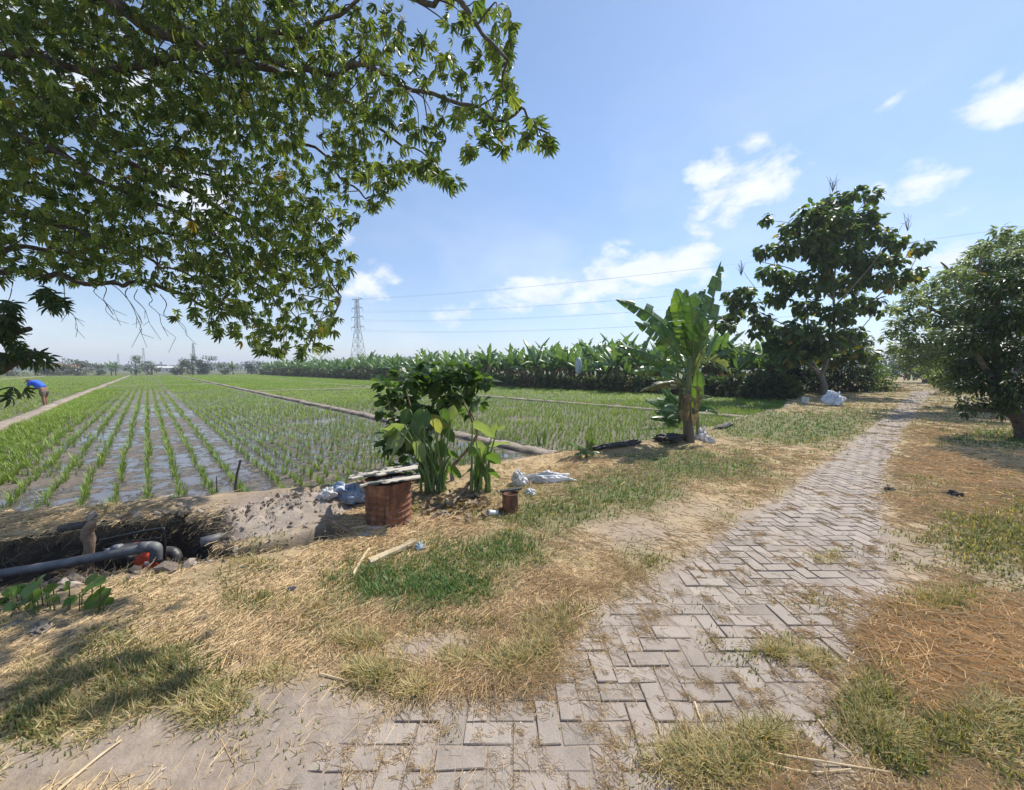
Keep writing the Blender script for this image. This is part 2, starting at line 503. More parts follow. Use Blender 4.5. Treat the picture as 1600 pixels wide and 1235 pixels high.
M['paver'] = paver_mat()
def mud_mat():
    m, nt, b = new_mat('paddy_mud_and_water')
    p = pos_(nt)
    a = N_(nt, 'ShaderNodeAttribute', attribute_name='c')      # red: how flooded this field is
    s = N_(nt, 'ShaderNodeSeparateColor'); nt.links.new(a.outputs['Color'], s.inputs[0])
    big = noise_n(nt, 0.55, 4, 0.6, p); mid = noise_n(nt, 3.0, 7, 0.72, p, 0.6)
    add = N_(nt, 'ShaderNodeMath', operation='MULTIPLY_ADD'); add.inputs[1].default_value = 0.55
    nt.links.new(big, add.inputs[0]); nt.links.new(mid, add.inputs[2])
    sub = N_(nt, 'ShaderNodeMath', operation='SUBTRACT')
    nt.links.new(add.outputs[0], sub.inputs[0]); nt.links.new(s.outputs[0], sub.inputs[1])
    wet = ramp(nt, sub.outputs[0], [(0.0, 1.0), (0.06, 0.0)])   # 1 where water stands
    mudc = ramp(nt, noise_n(nt, 7, 6, 0.7, p), [(0.3, (0.105, 0.082, 0.062)), (0.7, (0.20, 0.165, 0.13))])
    c = mixc(nt, wet, mudc, (0.12, 0.10, 0.09))
    nt.links.new(c, b.inputs['Base Color'])
    nt.links.new(ramp(nt, wet, [(0.0, 0.75), (1.0, 0.07)]), b.inputs['Roughness'])
    h = N_(nt, 'ShaderNodeMath', operation='MULTIPLY')
    inv = N_(nt, 'ShaderNodeMath', operation='SUBTRACT'); inv.inputs[0].default_value = 1.0
    nt.links.new(wet, inv.inputs[1])
    nt.links.new(inv.outputs[0], h.inputs[0]); nt.links.new(mid, h.inputs[1])
    bump(nt, b, h.outputs[0], 0.9, 0.05)
    return m
M['mud'] = mud_mat()
def rust_mat():
    m, nt, b = new_mat('rusted_steel')
    v = objc(nt)
    f = noise_n(nt, 5, 9, 0.75, v, 0.6)
    c = ramp(nt, f, [(0.28, (0.06, 0.032, 0.022)), (0.5, (0.20, 0.082, 0.042)), (0.72, (0.37, 0.19, 0.105))])
    mp = N_(nt, 'ShaderNodeMapping'); mp.inputs['Scale'].default_value = (6, 6, 1.2)
    nt.links.new(v, mp.inputs[0])
    c = mixc(nt, ramp(nt, noise_n(nt, 3, 5, 0.7, mp.outputs[0]), [(0.46, 0.0), (0.62, 0.85)]), c, (0.055, 0.03, 0.022))
    nt.links.new(c, b.inputs['Base Color'])
    b.inputs['Roughness'].default_value = 0.8
    bump(nt, b, noise_n(nt, 40, 6, 0.7, v), 0.7, 0.006)
    return m
M['rust'] = rust_mat()
def sheet_mat():
    m, nt, b = new_mat('peeling_sheet')
    v = objc(nt)
    mp = N_(nt, 'ShaderNodeMapping'); mp.inputs['Scale'].default_value = (1, 2.2, 1)
    nt.links.new(v, mp.inputs[0])
    f = noise_n(nt, 5.5, 7, 0.6, mp.outputs[0])
    nt.links.new(ramp(nt, f, [(0.47, (0.05, 0.065, 0.06)), (0.50, (0.60, 0.52, 0.42))]), b.inputs['Base Color'])
    b.inputs['Roughness'].default_value = 0.7
    bump(nt, b, f, 0.5, 0.006)
    return m
M['sheet'] = sheet_mat()

# ------------------------------------------------------------------ naming
def tag(o, label=None, cat=None, group=None, kind=None):
    if label: o['label'] = label
    if cat: o['category'] = cat
    if group: o['group'] = group
    if kind: o['kind'] = kind
    return o
def thing(name, label, cat, loc=(0, 0, 0), rz=0.0, group=None):
    o = bpy.data.objects.new(name, None)
    COL.objects.link(o)
    o.empty_display_size = 0.1
    o.location = tuple(loc); o.rotation_euler = (0, 0, rz)
    return tag(o, label, cat, group)
def copy_tree(root, loc, rz=0.0, scale=1.0):
    r = root.copy(); COL.objects.link(r)
    r.location = tuple(loc); r.rotation_euler = (0, 0, rz); r.scale = (scale,) * 3
    for ch in list(root.children):
        c = ch.copy(); COL.objects.link(c); c.parent = r
    return r

# ------------------------------------------------------------------ layout of the place
AU, AV = radians(48), radians(44)
UD = np.array([sin(AU), cos(AU)]); VD = np.array([-sin(AV), cos(AV)])   # along the path / along the rice rows
ORG = at(850, 716, -0.3)[:2]
WZ = -0.30                                        # mud level of the paddies
UVM = np.linalg.inv(np.array([UD, VD]).T)
def uv(a, b): return ORG + UD * a + VD * b
def dec(x, y):
    dx, dy = np.asarray(x) - ORG[0], np.asarray(y) - ORG[1]
    return UVM[0, 0] * dx + UVM[0, 1] * dy, UVM[1, 0] * dx + UVM[1, 1] * dy
def xy(px, py): return tuple(at(px, py)[:2])
# near bank of the rice fields
NB = [xy(-500, 868), xy(-250, 838), xy(0, 815), xy(180, 800), xy(350, 780), xy(480, 770), xy(600, 757), xy(720, 738), xy(850, 717), xy(930, 707),
      xy(1040, 691), xy(1145, 660), xy(1230, 638)]
e = np.array(NB[-1]); NB += [tuple(e + UD * 4 + VD * 0.6), tuple(e + UD * 12 + VD * 1.5), tuple(e + UD * 200 + VD * 3), ]
s0 = np.array(NB[0]); NB = [tuple(s0 - UD * 60), tuple(s0 - UD * 8)] + NB
PATH_L = [xy(300, 1400), xy(430, 1235), xy(520, 1150), xy(600, 1110), xy(700, 1098), xy(830, 1062), xy(890, 1000), xy(940, 955), xy(1050, 890), xy(1150, 820),
          xy(1230, 768), xy(1300, 718), xy(1352, 675), xy(1395, 641), xy(1425, 612)]
PATH_R = [xy(1345, 1400), xy(1325, 1235), xy(1335, 1150), xy(1320, 1080), xy(1370, 1000), xy(1388, 900), xy(1378, 810), xy(1388, 720), xy(1420, 660), xy(1460, 611)]
PATH = [(-1.3, -0.6)] + PATH_L + PATH_R[::-1] + [(0.9, -0.6)]
PIT = [xy(-420, 1010), xy(-200, 965), xy(0, 925), xy(150, 903), xy(260, 890), xy(335, 878), xy(352, 862), xy(345, 840), xy(332, 812), xy(300, 806), xy(200, 818), xy(0, 846), xy(-200, 872), xy(-420, 900)]
CHAN = [xy(338, 880), xy(430, 864), xy(540, 842), xy(545, 826), xy(520, 822), xy(430, 850), xy(340, 862)]
MOUND = at(428, 812)
PLANT_A = 20.6                                     # plantation edge, distance along u

def nb_sd(x, y):
    d, s = seg_dist(NB, x, y)
    return d * s                                   # positive on the field side
def height(x, y):
    x = np.asarray(x, float); y = np.asarray(y, float)
    near = np.clip(1 - np.hypot(x, y) / 60, 0, 1)
    z = 0.05 * (fbm(x * .9, y * .9, 3) - .5) * near + 0.022 * (fbm(x * 6, y * 6, 5, 3) - .5) * near + 0.012
    psd = poly_sd(PATH, x, y) + 0.16 * (fbm(x * 3.0, y * 3.0, 31) - .5)
    z = z * (1 - sstep(-0.5, 0.0, psd)) - 0.0050 * sstep(-0.02, 0.10, psd) + 0.015 * (fbm(x * 2.4, y * 2.4, 33) - .5) * sstep(-0.02, 0.10, psd) + 0.012 * sstep(-.3, -.05, psd) * (1 - sstep(-.05, .08, psd))
    sd = nb_sd(x, y)
    z = z + 0.10 * np.exp(-((sd + 0.12) / 0.2) ** 2) * near * (0.6 + 0.8 * fbm(x * 2.2, y * 2.2, 8))
    # spoil heap of dug mud
    du, dv = x - MOUND[0], y - MOUND[1]
    pu, pv = du * UD[0] + dv * UD[1], -du * UD[1] + dv * UD[0]
    md = 1 - (pu / 0.86) ** 2 - (pv / 0.38) ** 2
    mh = np.clip(md, 0, 1) ** .6
    crack = np.abs(fbm(x * 5.5, y * 5.5, 41, 3) - .5) * 2
    z = z + mh * (0.17 + 0.20 * (fbm(x * 4.5, y * 4.5, 44) - .45) - 0.10 * np.exp(-(crack / .09) ** 2) + 0.05 * (vnoise(x * 24, y * 24, 43) - .5))
    a, b = dec(x, y)
    deep = sstep(0.02, 0.28, sd) * (1 - sstep(138, 142, b)) * (1 - sstep(PLANT_A - .2, PLANT_A + 0.6, a))
    z = z * (1 - deep) + (-0.62) * deep
    far = sstep(0.02, 0.5, sd) * (1 - deep)
    z = z * (1 - far) + (-0.16) * far
    pd = poly_sd(PIT, x, y) + 0.05 * (fbm(x * 5, y * 5, 51) - .5)
    pit = sstep(-0.02, 0.08, pd)
    z = z * (1 - pit) + (-0.37 + 0.09 * fbm(x * 5, y * 5, 52)) * pit
    cd = poly_sd(CHAN, x, y) + 0.04 * (fbm(x * 7, y * 7, 53) - .5)
    ch = sstep(-0.03, 0.06, cd) * (1 - pit)
    z = z * (1 - ch) + (-0.14) * ch
    return z
def hz(x, y): return float(height(np.array([x]), np.array([y]))[0])
def gpt(px, py, z=0.0):
    """ground point under a pixel, seated on the modelled terrain"""
    p = at(px, py, z)
    for _ in range(4): p = at(px, py, hz(p[0], p[1]))
    return p

# cover patches of the verge, as (pixel x, y, radius x, radius y, weight) turned into ground cover
GREEN = [(660, 915, 115, 42, 1.2), (585, 890, 45, 30, .9), (760, 865, 90, 36, .9), (870, 800, 90, 34, 1.1), (960, 770, 90, 26, 1.2), (1075, 728, 95, 20, 1.6), (1010, 748, 70, 18, 1.2),
         (1230, 668, 100, 20, 1.9), (1300, 655, 90, 12, 1.2), (1340, 648, 70, 14, .8), (1300, 700, 40, 14, .3), (1560, 690, 70, 16, 1.4), (1500, 850, 60, 36, .8), (1555, 840, 80, 56, 1.2), (1500, 800, 60, 24, .5), (1490, 935, 60, 26, .7),
         (240, 1065, 110, 46, .75), (330, 1110, 80, 30, .7), (400, 945, 50, 16, .6), (520, 985, 70, 26, .6), (1370, 1110, 55, 50, .9), (1480, 1140, 70, 45, .95), (1570, 1050, 40, 40, .6), (1390, 1180, 50, 30, .6), (1120, 1190, 110, 45, .75),
         (790, 1035, 80, 34, .8), (600, 1070, 65, 26, .7), (845, 985, 60, 26, .7), (700, 975, 110, 16, .7), (60, 1110, 60, 40, .6), (1210, 1015, 70, 26, .55), (1310, 868, 40, 12, .5), (1430, 770, 60, 20, .4),
         (1255, 940, 60, 14, .5), (460, 845, 70, 12, .7), (1000, 850, 60, 30, .3), (1180, 690, 60, 10, .5), (1590, 1150, 50, 90, .5), (640, 800, 30, 12, .6)]
STRAW = [(560, 850, 90, 50, .9), (640, 830, 120, 26, .9), (500, 960, 120, 50, .9), (380, 1000, 100, 50, .7), (120, 1070, 140, 80, .6), (260, 960, 120, 40, .7), (930, 735, 110, 24, 1.1), (860, 770, 90, 22, .8),
         (1150, 715, 130, 18, .9), (1180, 760, 90, 30, .7), (1470, 985, 110, 50, 1.5), (1540, 1010, 90, 60, 1.2), (1440, 1060, 80, 26, 1.1), (1500, 720, 130, 34, .9), (1560, 770, 100, 40, .7), (1450, 680, 90, 18, .7),
         (1420, 1150, 120, 90, .45), (1500, 900, 110, 40, .3), (1080, 850, 110, 50, .5), (930, 900, 110, 60, .6), (860, 1000, 90, 50, .9), (780, 1050, 110, 40, .9), (610, 1075, 90, 36, .8), (1130, 1190, 130, 60, .8),
         (1260, 1010, 70, 22, .5), (200, 830, 220, 22, .9), (60, 850, 120, 18, .7), (720, 810, 70, 20, .6), (1290, 940, 60, 16, .5), (1420, 790, 70, 24, .5), (470, 870, 90, 16, .6), (1340, 620, 60, 10, .4), (1400, 1200, 160, 50, .4)]
BARE = [(330, 1170, 230, 75, 1.6), (470, 1110, 120, 45, 1.3), (680, 1012, 60, 22, 1.3), (1000, 835, 90, 30, .9), (1080, 800, 60, 20, .6), (1450, 870, 70, 30, .9), (1580, 900, 60, 40, .7), (1110, 1110, 90, 60, 1.0),
        (1550, 1090, 70, 60, .9), (1420, 1140, 40, 60, .5), (1440, 910, 60, 30, .7), (1530, 960, 40, 20, .5), (40, 1200, 140, 50, 1.0), (1570, 1190, 50, 40, .5), (60, 1000, 60, 16, .6), (428, 812, 100, 36, 1.6), (120, 940, 120, 16, .5), (1330, 790, 30, 20, .4)]
def patch(L, px, py):
    s = np.zeros(np.shape(px))
    for (cx, cy, rx, ry, w) in L:
        q = ((px - cx) / rx) ** 2 + ((py - cy) / ry) ** 2
        s = np.maximum(s, w * np.exp(-q * 0.8))
    return s
def cover(x, y):
    """(green, straw, bare) 0..1 on the verge at ground points"""
    px, py = proj(x, y, np.zeros_like(x))
    n1 = fbm(x * 2.6, y * 2.6, 61); n2 = fbm(x * 7, y * 7, 62)
    off = (px < -150) | (px > 1750) | (py > 1420) | (y < 0.4)
    g = patch(GREEN, px, py); s = patch(STRAW, px, py); ba = patch(BARE, px, py)
    g = np.where(off, 0.35, g); s = np.where(off, 0.45, s); ba = np.where(off, 0.1, ba)
    far = sstep(9, 18, np.hypot(x, y))
    g = np.maximum(g, far * 0.4); s = np.maximum(s, .35 * far)
    path = sstep(-0.10, 0.05, poly_sd(PATH, x, y))
    k = (1 - 0.85 * np.clip(ba, 0, 1)) * (1 - 0.8 * path * (1 - np.clip(g * .7 + s * .3, 0, 1)))
    g = np.clip((g + (n1 - .5) * 1.1 + (n2 - .5) * .6 - .04) * 1.3, 0, 1) * k
    s = np.clip((s + .34 + (n2 - .5) * .9 + (.5 - n1) * .6 - .1), 0, 1) * k
    return g, s, np.clip(ba, 0, 1)

# ------------------------------------------------------------------ ground
def build_ground():
    A, EXT = 1.8, 1400.0
    k = math.asinh(EXT / A)
    sx = np.linspace(-1, 1, 820); sy = np.linspace(-0.42, 1, 600)
    X = -0.4 + A * np.sinh(k * sx); Y = 2.4 + A * np.sinh(k * sy)
    gx, gy = np.meshgrid(X, Y)
    x, y = gx.ravel(), gy.ravel()
    z = height(x, y)
    g, s, ba = cover(x, y)
    n = fbm(x * 1.7, y * 1.7, 71); n3 = fbm(x * 9, y * 9, 72)
    dirt = lerpcol((0.235, 0.185, 0.145), (0.35, 0.29, 0.24), n * .6 + n3 * .4)
    litter = (1 - ba) * (1 - sstep(-.15, .0, poly_sd(PATH, x, y)))
    dirt = dirt * (1 - .75 * litter[:, None]) + lerpcol((0.22, 0.155, 0.075), (0.40, 0.29, 0.155), n3) * .75 * litter[:, None]
    grassc = lerpcol((0.085, 0.11, 0.04), (0.15, 0.15, 0.06), n3)
    strawc = lerpcol((0.38, 0.27, 0.14), (0.56, 0.42, 0.23), n3)
    c = dirt * (1 - s[:, None] * .8) + strawc * s[:, None] * .8
    c = c * (1 - g[:, None] * .85) + grassc * g[:, None] * .85
    sd = nb_sd(x, y)
    # dug mud heap; pit soil darkened to paint in the pit's shade
    du, dv = x - MOUND[0], y - MOUND[1]
    pu, pv = du * UD[0] + dv * UD[1], -du * UD[1] + dv * UD[0]
    md = sstep(-.1, .1, 1 - (pu / 0.92) ** 2 - (pv / 0.44) ** 2)
    c = c * (1 - md[:, None]) + lerpcol((0.24, 0.195, 0.16), (0.41, 0.345, 0.285), n3) * md[:, None]
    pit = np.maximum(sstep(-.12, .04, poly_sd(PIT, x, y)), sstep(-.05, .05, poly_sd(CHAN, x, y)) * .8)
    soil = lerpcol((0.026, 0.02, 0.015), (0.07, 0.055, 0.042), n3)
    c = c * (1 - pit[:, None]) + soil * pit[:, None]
    a, b = dec(x, y)
    fl = sstep(0.1, 0.3, sd)
    c = c * (1 - fl[:, None]) + lerpcol((0.07, 0.10, 0.03), (0.16, 0.15, 0.07), n) * fl[:, None]
    ny, nx = gx.shape
    idx = np.arange(nx * ny).reshape(ny, nx)
    q = np.stack([idx[:-1, :-1], idx[:-1, 1:], idx[1:, 1:], idx[1:, :-1]], -1).reshape(-1, 4)
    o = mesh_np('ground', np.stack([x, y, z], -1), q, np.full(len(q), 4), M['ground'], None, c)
    tag(o, kind='structure')
build_ground()

def build_paddy():
    """sheet of mud and standing water between the bank and the far tree line"""
    ds, _ = [], 0
    P = np.array(NB)
    seglen = np.hypot(*np.diff(P, axis=0).T)
    pts = []
    for i in range(len(P) - 1):
        n = max(1, int(seglen[i] / 1.0))
        for j in range(n): pts.append(P[i] + (P[i + 1] - P[i]) * j / n)
    pts = np.array(pts)
    a, _b = dec(pts[:, 0], pts[:, 1])
    pts = pts[(a > -62) & (a < PLANT_A + .2)]
    a, b0 = dec(pts[:, 0], pts[:, 1])
    t = np.linspace(0, 1, 120) ** 2
    bb = b0[:, None] + .02 + (141 - b0[:, None]) * t[None]
    aa = np.repeat(a[:, None], 120, 1)
    X = ORG[0] + UD[0] * aa + VD[0] * bb; Y = ORG[1] + UD[1] * aa + VD[1] * bb
    wetness = np.where((aa > -9.2) & (aa < 0.3), 0.75, np.where(aa < -9.2, 0.52, np.where(aa < 10.1, 0.54, 0.5)))
    wetness = wetness - 0.14 * sstep(-6.6, -9.2, aa) * (aa > -9.2) - 0.16 * sstep(14, 60, bb)
    ny, nx = X.shape
    idx = np.arange(nx * ny).reshape(ny, nx)
    q = np.stack([idx[:-1, :-1], idx[1:, :-1], idx[1:, 1:], idx[:-1, 1:]], -1).reshape(-1, 4)
    V = np.stack([X.ravel(), Y.ravel(), np.full(X.size, WZ)], -1)
    o = mesh_np('paddy_water', V, q, np.full(len(q), 4), M['mud'], None, np.repeat(wetness.reshape(-1, 1), 3, 1))
    tag(o, kind='structure')
build_paddy()

def dike(name, pts, w, h, z0, seed, dark=0.0):
    P = np.array(pts, float)
    out = []
    for i in range(len(P) - 1):
        L = np.hypot(*(P[i + 1] - P[i]))
        d = np.hypot(*P[i])
        n = max(2, int(L / max(.07, min(.5, d * .012))))
        for j in range(n): out.append(P[i] + (P[i + 1] - P[i]) * j / n)
    out.append(P[-1]); out = np.array(out)
    T = np.gradient(out, axis=0); T /= np.hypot(T[:, 0], T[:, 1])[:, None] + 1e-9
    Nn = np.stack([-T[:, 1], T[:, 0]], -1)
    prof = np.array([(-.5, 0), (-.42, .45), (-.3, .85), (-.12, 1.0), (.08, .98), (.28, .88), (.42, .45), (.5, 0)])
    K = len(prof)
    s = np.arange(len(out))
    V = np.zeros((len(out), K, 3)); C = np.zeros((len(out), K, 3))
    wob = (fbm(out[:, 0] * .8, out[:, 1] * .8, seed) - .5) * .25
    for k in range(K):
        off = prof[k, 0] * w * (1 + .5 * (fbm(out[:, 0] * 3, out[:, 1] * 3, seed + k) - .5)) + wob
        X = out + Nn * off[:, None]
        nn = fbm(X[:, 0] * 5, X[:, 1] * 5, seed + 20)
        V[:, k, :2] = X
        V[:, k, 2] = z0 - .06 + (prof[k, 1] * h + .06) * (.75 + .5 * nn)
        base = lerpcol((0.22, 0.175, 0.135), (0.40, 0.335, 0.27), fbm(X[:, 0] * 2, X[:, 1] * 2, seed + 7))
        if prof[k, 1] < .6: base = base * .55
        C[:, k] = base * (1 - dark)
    idx = np.arange(len(out) * K).reshape(len(out), K)
    q = np.stack([idx[:-1, :-1], idx[1:, :-1], idx[1:, 1:], idx[:-1, 1:]], -1).reshape(-1, 4)
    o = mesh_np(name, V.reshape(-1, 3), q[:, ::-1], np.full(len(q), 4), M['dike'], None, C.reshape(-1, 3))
    tag(o, kind='structure')
    return o
dike('earth_dike', [uv(0.2, -0.1), uv(0.25, 20), uv(0.3, 60), uv(0.3, 139)], .42, .11, WZ, 101, .08)
dike('earth_dike', [uv(-9.2, -1.5), uv(-9.2, 13.5), uv(-9.3, 40), uv(-9.3, 139)], .6, .16, WZ, 131, .05)
dike('earth_dike', [uv(10.2, -1.2), uv(10.2, 14), uv(10.1, 60), uv(10.1, 139)], .4, .11, WZ, 151)
dike('earth_dike', [uv(.3, 31), uv(10.1, 30)], .4, .13, WZ, 171)
dike('earth_dike', [uv(-9.3, 52), uv(.3, 53)], .4, .10, WZ, 181)
dike('earth_dike', [uv(-24, -4), uv(-24, 60), uv(-24, 139)], .6, .15, WZ, 191)
nbw = [np.array(p) for p in NB]
dike('field_bank', [p + VD * 0.05 for p in nbw[6:16]], .46, .34, WZ, 111, .15)

# ------------------------------------------------------------------ pavers (one laid surface)
def build_pavers():
    w, L, g = 0.1, 0.2, 0.0045
    V, F, C = [], [], []
    bricks = []
    # 90 degree herringbone: steps of one brick width
    for i in range(-220, 420):
        for j in range(-30, 420):
            k = (i - j) % 4
            if k == 0: bricks.append((i * w, j * w, L, w))          # lies across
            elif k == 2: bricks.append((i * w, j * w, w, L)) if False else None
    bricks = []
    for j in range(-12, 330):
        for m in range(-90, 130):
            # across brick
            bricks.append(((j + 4 * m) * w, j * w, L, w))
            # upright brick beside it
            bricks.append(((j + 4 * m - 1) * w, j * w, w, L))
    B = np.array(bricks) * 1.04
    cx, cy = B[:, 0] + B[:, 2] / 2, B[:, 1] + B[:, 3] / 2
    sd = poly_sd(PATH, cx, cy)
    px, py = proj(cx, cy, np.zeros_like(cx))
    keep = (sd > -0.22) & (cy < 34)
    B = B[keep]; cx = cx[keep]; cy = cy[keep]
    r = np.random.default_rng(5)
    T = [(-1, -1), (1, -1), (1, 1), (-1, 1)]
    n = len(B)
    hx = B[:, 2] / 2 - g / 2 - r.uniform(-.001, .003, n); hy = B[:, 3] / 2 - g / 2 - r.uniform(-.001, .003, n)
    ang = r.normal(0, .02, n); dz = r.normal(0, .0021, n) + .012 * (fbm(cx * 1.2, cy * 1.2, 91) - .5)
    tx, ty = r.normal(0, .009, n), r.normal(0, .009, n)
    tone = 0.80 + .36 * r.random(n)
    warm = r.random(n)
    base = lerpcol((0.30, 0.25, 0.208), (0.355, 0.305, 0.255), warm) * tone[:, None]
    rings = [(1.0, 1.0, -.05, 0), (1.0, 1.0, -.0032, 0), (.93, .88, .0, 0)]
    allV = []
    jx = {t_: r.normal(0, .0016, n) for t_ in T}; jy = {t_: r.normal(0, .0016, n) for t_ in T}
    for (_a, _b, z, _) in rings:
        ins = 0.0 if z < -.001 else .0028
        for (sx, sy) in T:
            cham = r.uniform(0, .0035, n) if z > -.02 else 0
            lx = sx * (hx - ins - cham) + (jx[sx, sy] if z > -.02 else 0); ly = sy * (hy - ins - cham) + (jy[sx, sy] if z > -.02 else 0)
            X = cx + lx * np.cos(ang) - ly * np.sin(ang); Y = cy + lx * np.sin(ang) + ly * np.cos(ang)
            Z = dz + z + lx * tx + ly * ty
            allV.append(np.stack([X, Y, Z], -1))
    V = np.stack(allV, 1)                                # n,12,3
    f = []
    for a in (0, 4):
        for k in range(4):
            k2 = (k + 1) % 4
            f.append((a + k, a + k2, a + 4 + k2, a + 4 + k))
    f.append((8, 9, 10, 11))
    base_i = np.array(f)
    q = (base_i[None] + (np.arange(n) * 12)[:, None, None]).reshape(-1, 4)
    cc = np.repeat(base[:, None, :], 12, 1)
    cc[:, :8] *= .85
    o = mesh_np('paver_path', V.reshape(-1, 3), q, np.full(len(q), 4), M['paver'], None, cc.reshape(-1, 3), False)
    tag(o, kind='structure')
build_pavers()

# ------------------------------------------------------------------ ground cover (stuff)
def sample_px(n, x0, x1, y0, y1):
    px = RNG.uniform(x0, x1, n); py = RNG.uniform(y0, y1, n)
    d = (617.5 - py) / F_PX
    dirz = FW[2] + UPV[2] * d; diry = FW[1] + UPV[1] * d
    t = -EYE / dirz
    return (px - 800) / F_PX * t, diry * t
def verge_points(n, y0=598):
    x, y = sample_px(n, -520, 2160, y0, 1440)
    sd = nb_sd(x, y)
    ok = (sd < 0.05) & (poly_sd(PIT, x, y) < -.01)
    return x[ok], y[ok]
def build_cover():
    # green blades
    x, y = verge_points(800000)
    g, s, ba = cover(x, y)
    tuft = sstep(.42, .75, vnoise(x * 9, y * 9, 77))
    keep = RNG.random(len(x)) < np.clip(g * 1.1, 0, 1) * (.6 + .4 * tuft) * .75
    x, y, g = x[keep], y[keep], g[keep]
    n = len(x); d = np.hypot(x, y)
    z = height(x, y) - .005
    ln = (RNG.uniform(.02, .06, n) + .0025 * d) * (.5 + .6 * g)
    wd = (.03 + .0095 * d)
    px, py = proj(x, y, z)
    fresh = np.clip(patch([(660, 915, 120, 45, 1), (1230, 668, 110, 22, 1.1), (1075, 728, 90, 20, 1), (960, 770, 90, 24, .8), (870, 800, 80, 30, .7), (760, 865, 90, 34, .8), (1560, 690, 80, 20, 1)], px, py) + RNG.normal(0, .18, n), 0, 1)
    col = lerpcol((0.21, 0.215, 0.08), (0.08, 0.19, 0.043), fresh) * RNG.uniform(.7, 1.25, n)[:, None]
    dry = RNG.random(n) < .24 * (1 - .8 * fresh)
    col[dry] = lerpcol((0.40, 0.30, 0.14), (0.50, 0.40, 0.21), RNG.random(dry.sum()))
    R = rot(RNG.uniform(0, 2 * pi, n), RNG.normal(0, .45, n), 0)
    sc = np.stack([ln * 0 + .06 * wd * 1.3, ln, ln], -1)
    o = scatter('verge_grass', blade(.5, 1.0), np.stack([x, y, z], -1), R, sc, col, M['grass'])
    tag(o, 'short mixed green and drying grass growing along the path', 'grass', kind='stuff')
    # straw, cut and dry
    x, y = verge_points(1150000)
    g, s, ba = cover(x, y)
    mat_ = sstep(.3, .7, vnoise(x * 5, y * 5, 79))
    keep = RNG.random(len(x)) < np.clip(s, 0, 1) ** 1.5 * (.3 + .7 * mat_) * .6
    x, y, s = x[keep], y[keep], s[keep]
    ex, ey = sample_px(650, 450, 1500, 640, 1260)
    ok = poly_sd(PATH, ex, ey) > .03
    ex, ey = ex[ok], ey[ok]
    q = RNG.integers(3, 22, len(ex)); ex, ey = np.repeat(ex, q), np.repeat(ey, q)
    x = np.concatenate([x, ex + RNG.normal(0, .014, len(ex))]); y = np.concatenate([y, ey + RNG.normal(0, .014, len(ex))]); s = np.concatenate([s, np.full(len(ex), .5)]); crumb = np.arange(len(x)) >= len(x) - len(ex)
    n = len(x); d = np.hypot(x, y)
    onp = poly_sd(PATH, x, y) > 0
    z = np.where(onp, np.maximum(height(x, y), .001), height(x, y)) + .001 + RNG.random(n) * .02 * np.clip(s * 1.3 - .35, 0, 1)
    px, py = proj(x, y, z)
    orange = np.clip(patch([(1500, 1000, 160, 90, 1), (1540, 750, 140, 70, .8), (560, 850, 120, 60, .4), (1440, 1060, 90, 30, .6)], px, py) + RNG.normal(0, .2, n), 0, 1)
    ln = RNG.uniform(.03, .13, n) * (1 + .04 * d) * (1 + .9 * orange) * np.where(crumb, .32, 1)
    wd = (.0013 + .0008 * d) * (1 + .7 * orange)
    orange = orange * RNG.random(n)
    col = lerpcol((0.645, 0.49, 0.285), (0.76, 0.52, 0.25), orange) * RNG.uniform(.62, 1.25, n)[:, None]
    gyaw = 2.2 + 2.4 * fbm(x * 1.1, y * 1.1, 83)
    R = rot(np.where(RNG.random(n) < .7, RNG.uniform(0, 2 * pi, n), gyaw + RNG.normal(0, .5, n)), RNG.normal(.02, .12, n) * np.clip(s * 1.4 - .3, .12, 1), 0)
    kx = np.maximum(wd / (.014 * ln), 1.0)
    part = []
    for q, cu in enumerate((.0, .09, -.14, .2)):
        w = (np.arange(n) % 4) == q
        part.append((strandT(cu), w))
    V_, L_, T_, C_, off = [], [], [], [], 0
    Pz = np.stack([x, y, z], -1); S3 = np.stack([ln * kx, ln, ln * kx], -1)
    for (tv, tf), w in part:
        tv = np.array(tv); K = len(tv); m = int(w.sum())
        V_.append((np.einsum('nij,nkj->nki', R[w], tv[None] * S3[w][:, None, :]) + Pz[w][:, None]).reshape(-1, 3))
        bl = np.array([i for f in tf for i in f]); L_.append((bl[None] + (np.arange(m) * K)[:, None]).ravel() + off); off += m * K
        T_.append(np.full(m * len(tf), 4)); C_.append(np.repeat(col[w], K, 0))
    o = mesh_np('dry_straw', np.concatenate(V_), np.concatenate(L_), np.concatenate(T_), M['straw'], None, np.concatenate(C_), False)
    tag(o, 'loose dry straw and cut stalks strewn over the verge', 'straw', kind='stuff')
    # thick tussocks of half dry grass
    T = [(790, 1035, 60, 26), (830, 1020, 40, 20), (600, 1062, 50, 22), (570, 1050, 25, 18), (845, 985, 45, 20), (650, 1080, 30, 14), (720, 1030, 30, 14), (1210, 1020, 55, 12), (1280, 1035, 30, 14), (1100, 1190, 80, 40),
         (1190, 1150, 40, 20), (1360, 1100, 40, 30), (1380, 1150, 50, 26), (250, 1080, 90, 36), (330, 1120, 60, 26), (120, 1120, 90, 30), (60, 1060, 70, 30), (430, 1060, 40, 16), (650, 920, 90, 34), (580, 900, 30, 18),
         (200, 1010, 90, 20), (1480, 935, 50, 22), (1540, 1130, 50, 40), (560, 1000, 60, 20), (1290, 870, 30, 8), (470, 950, 60, 16), (380, 880, 60, 10)]
    P = []
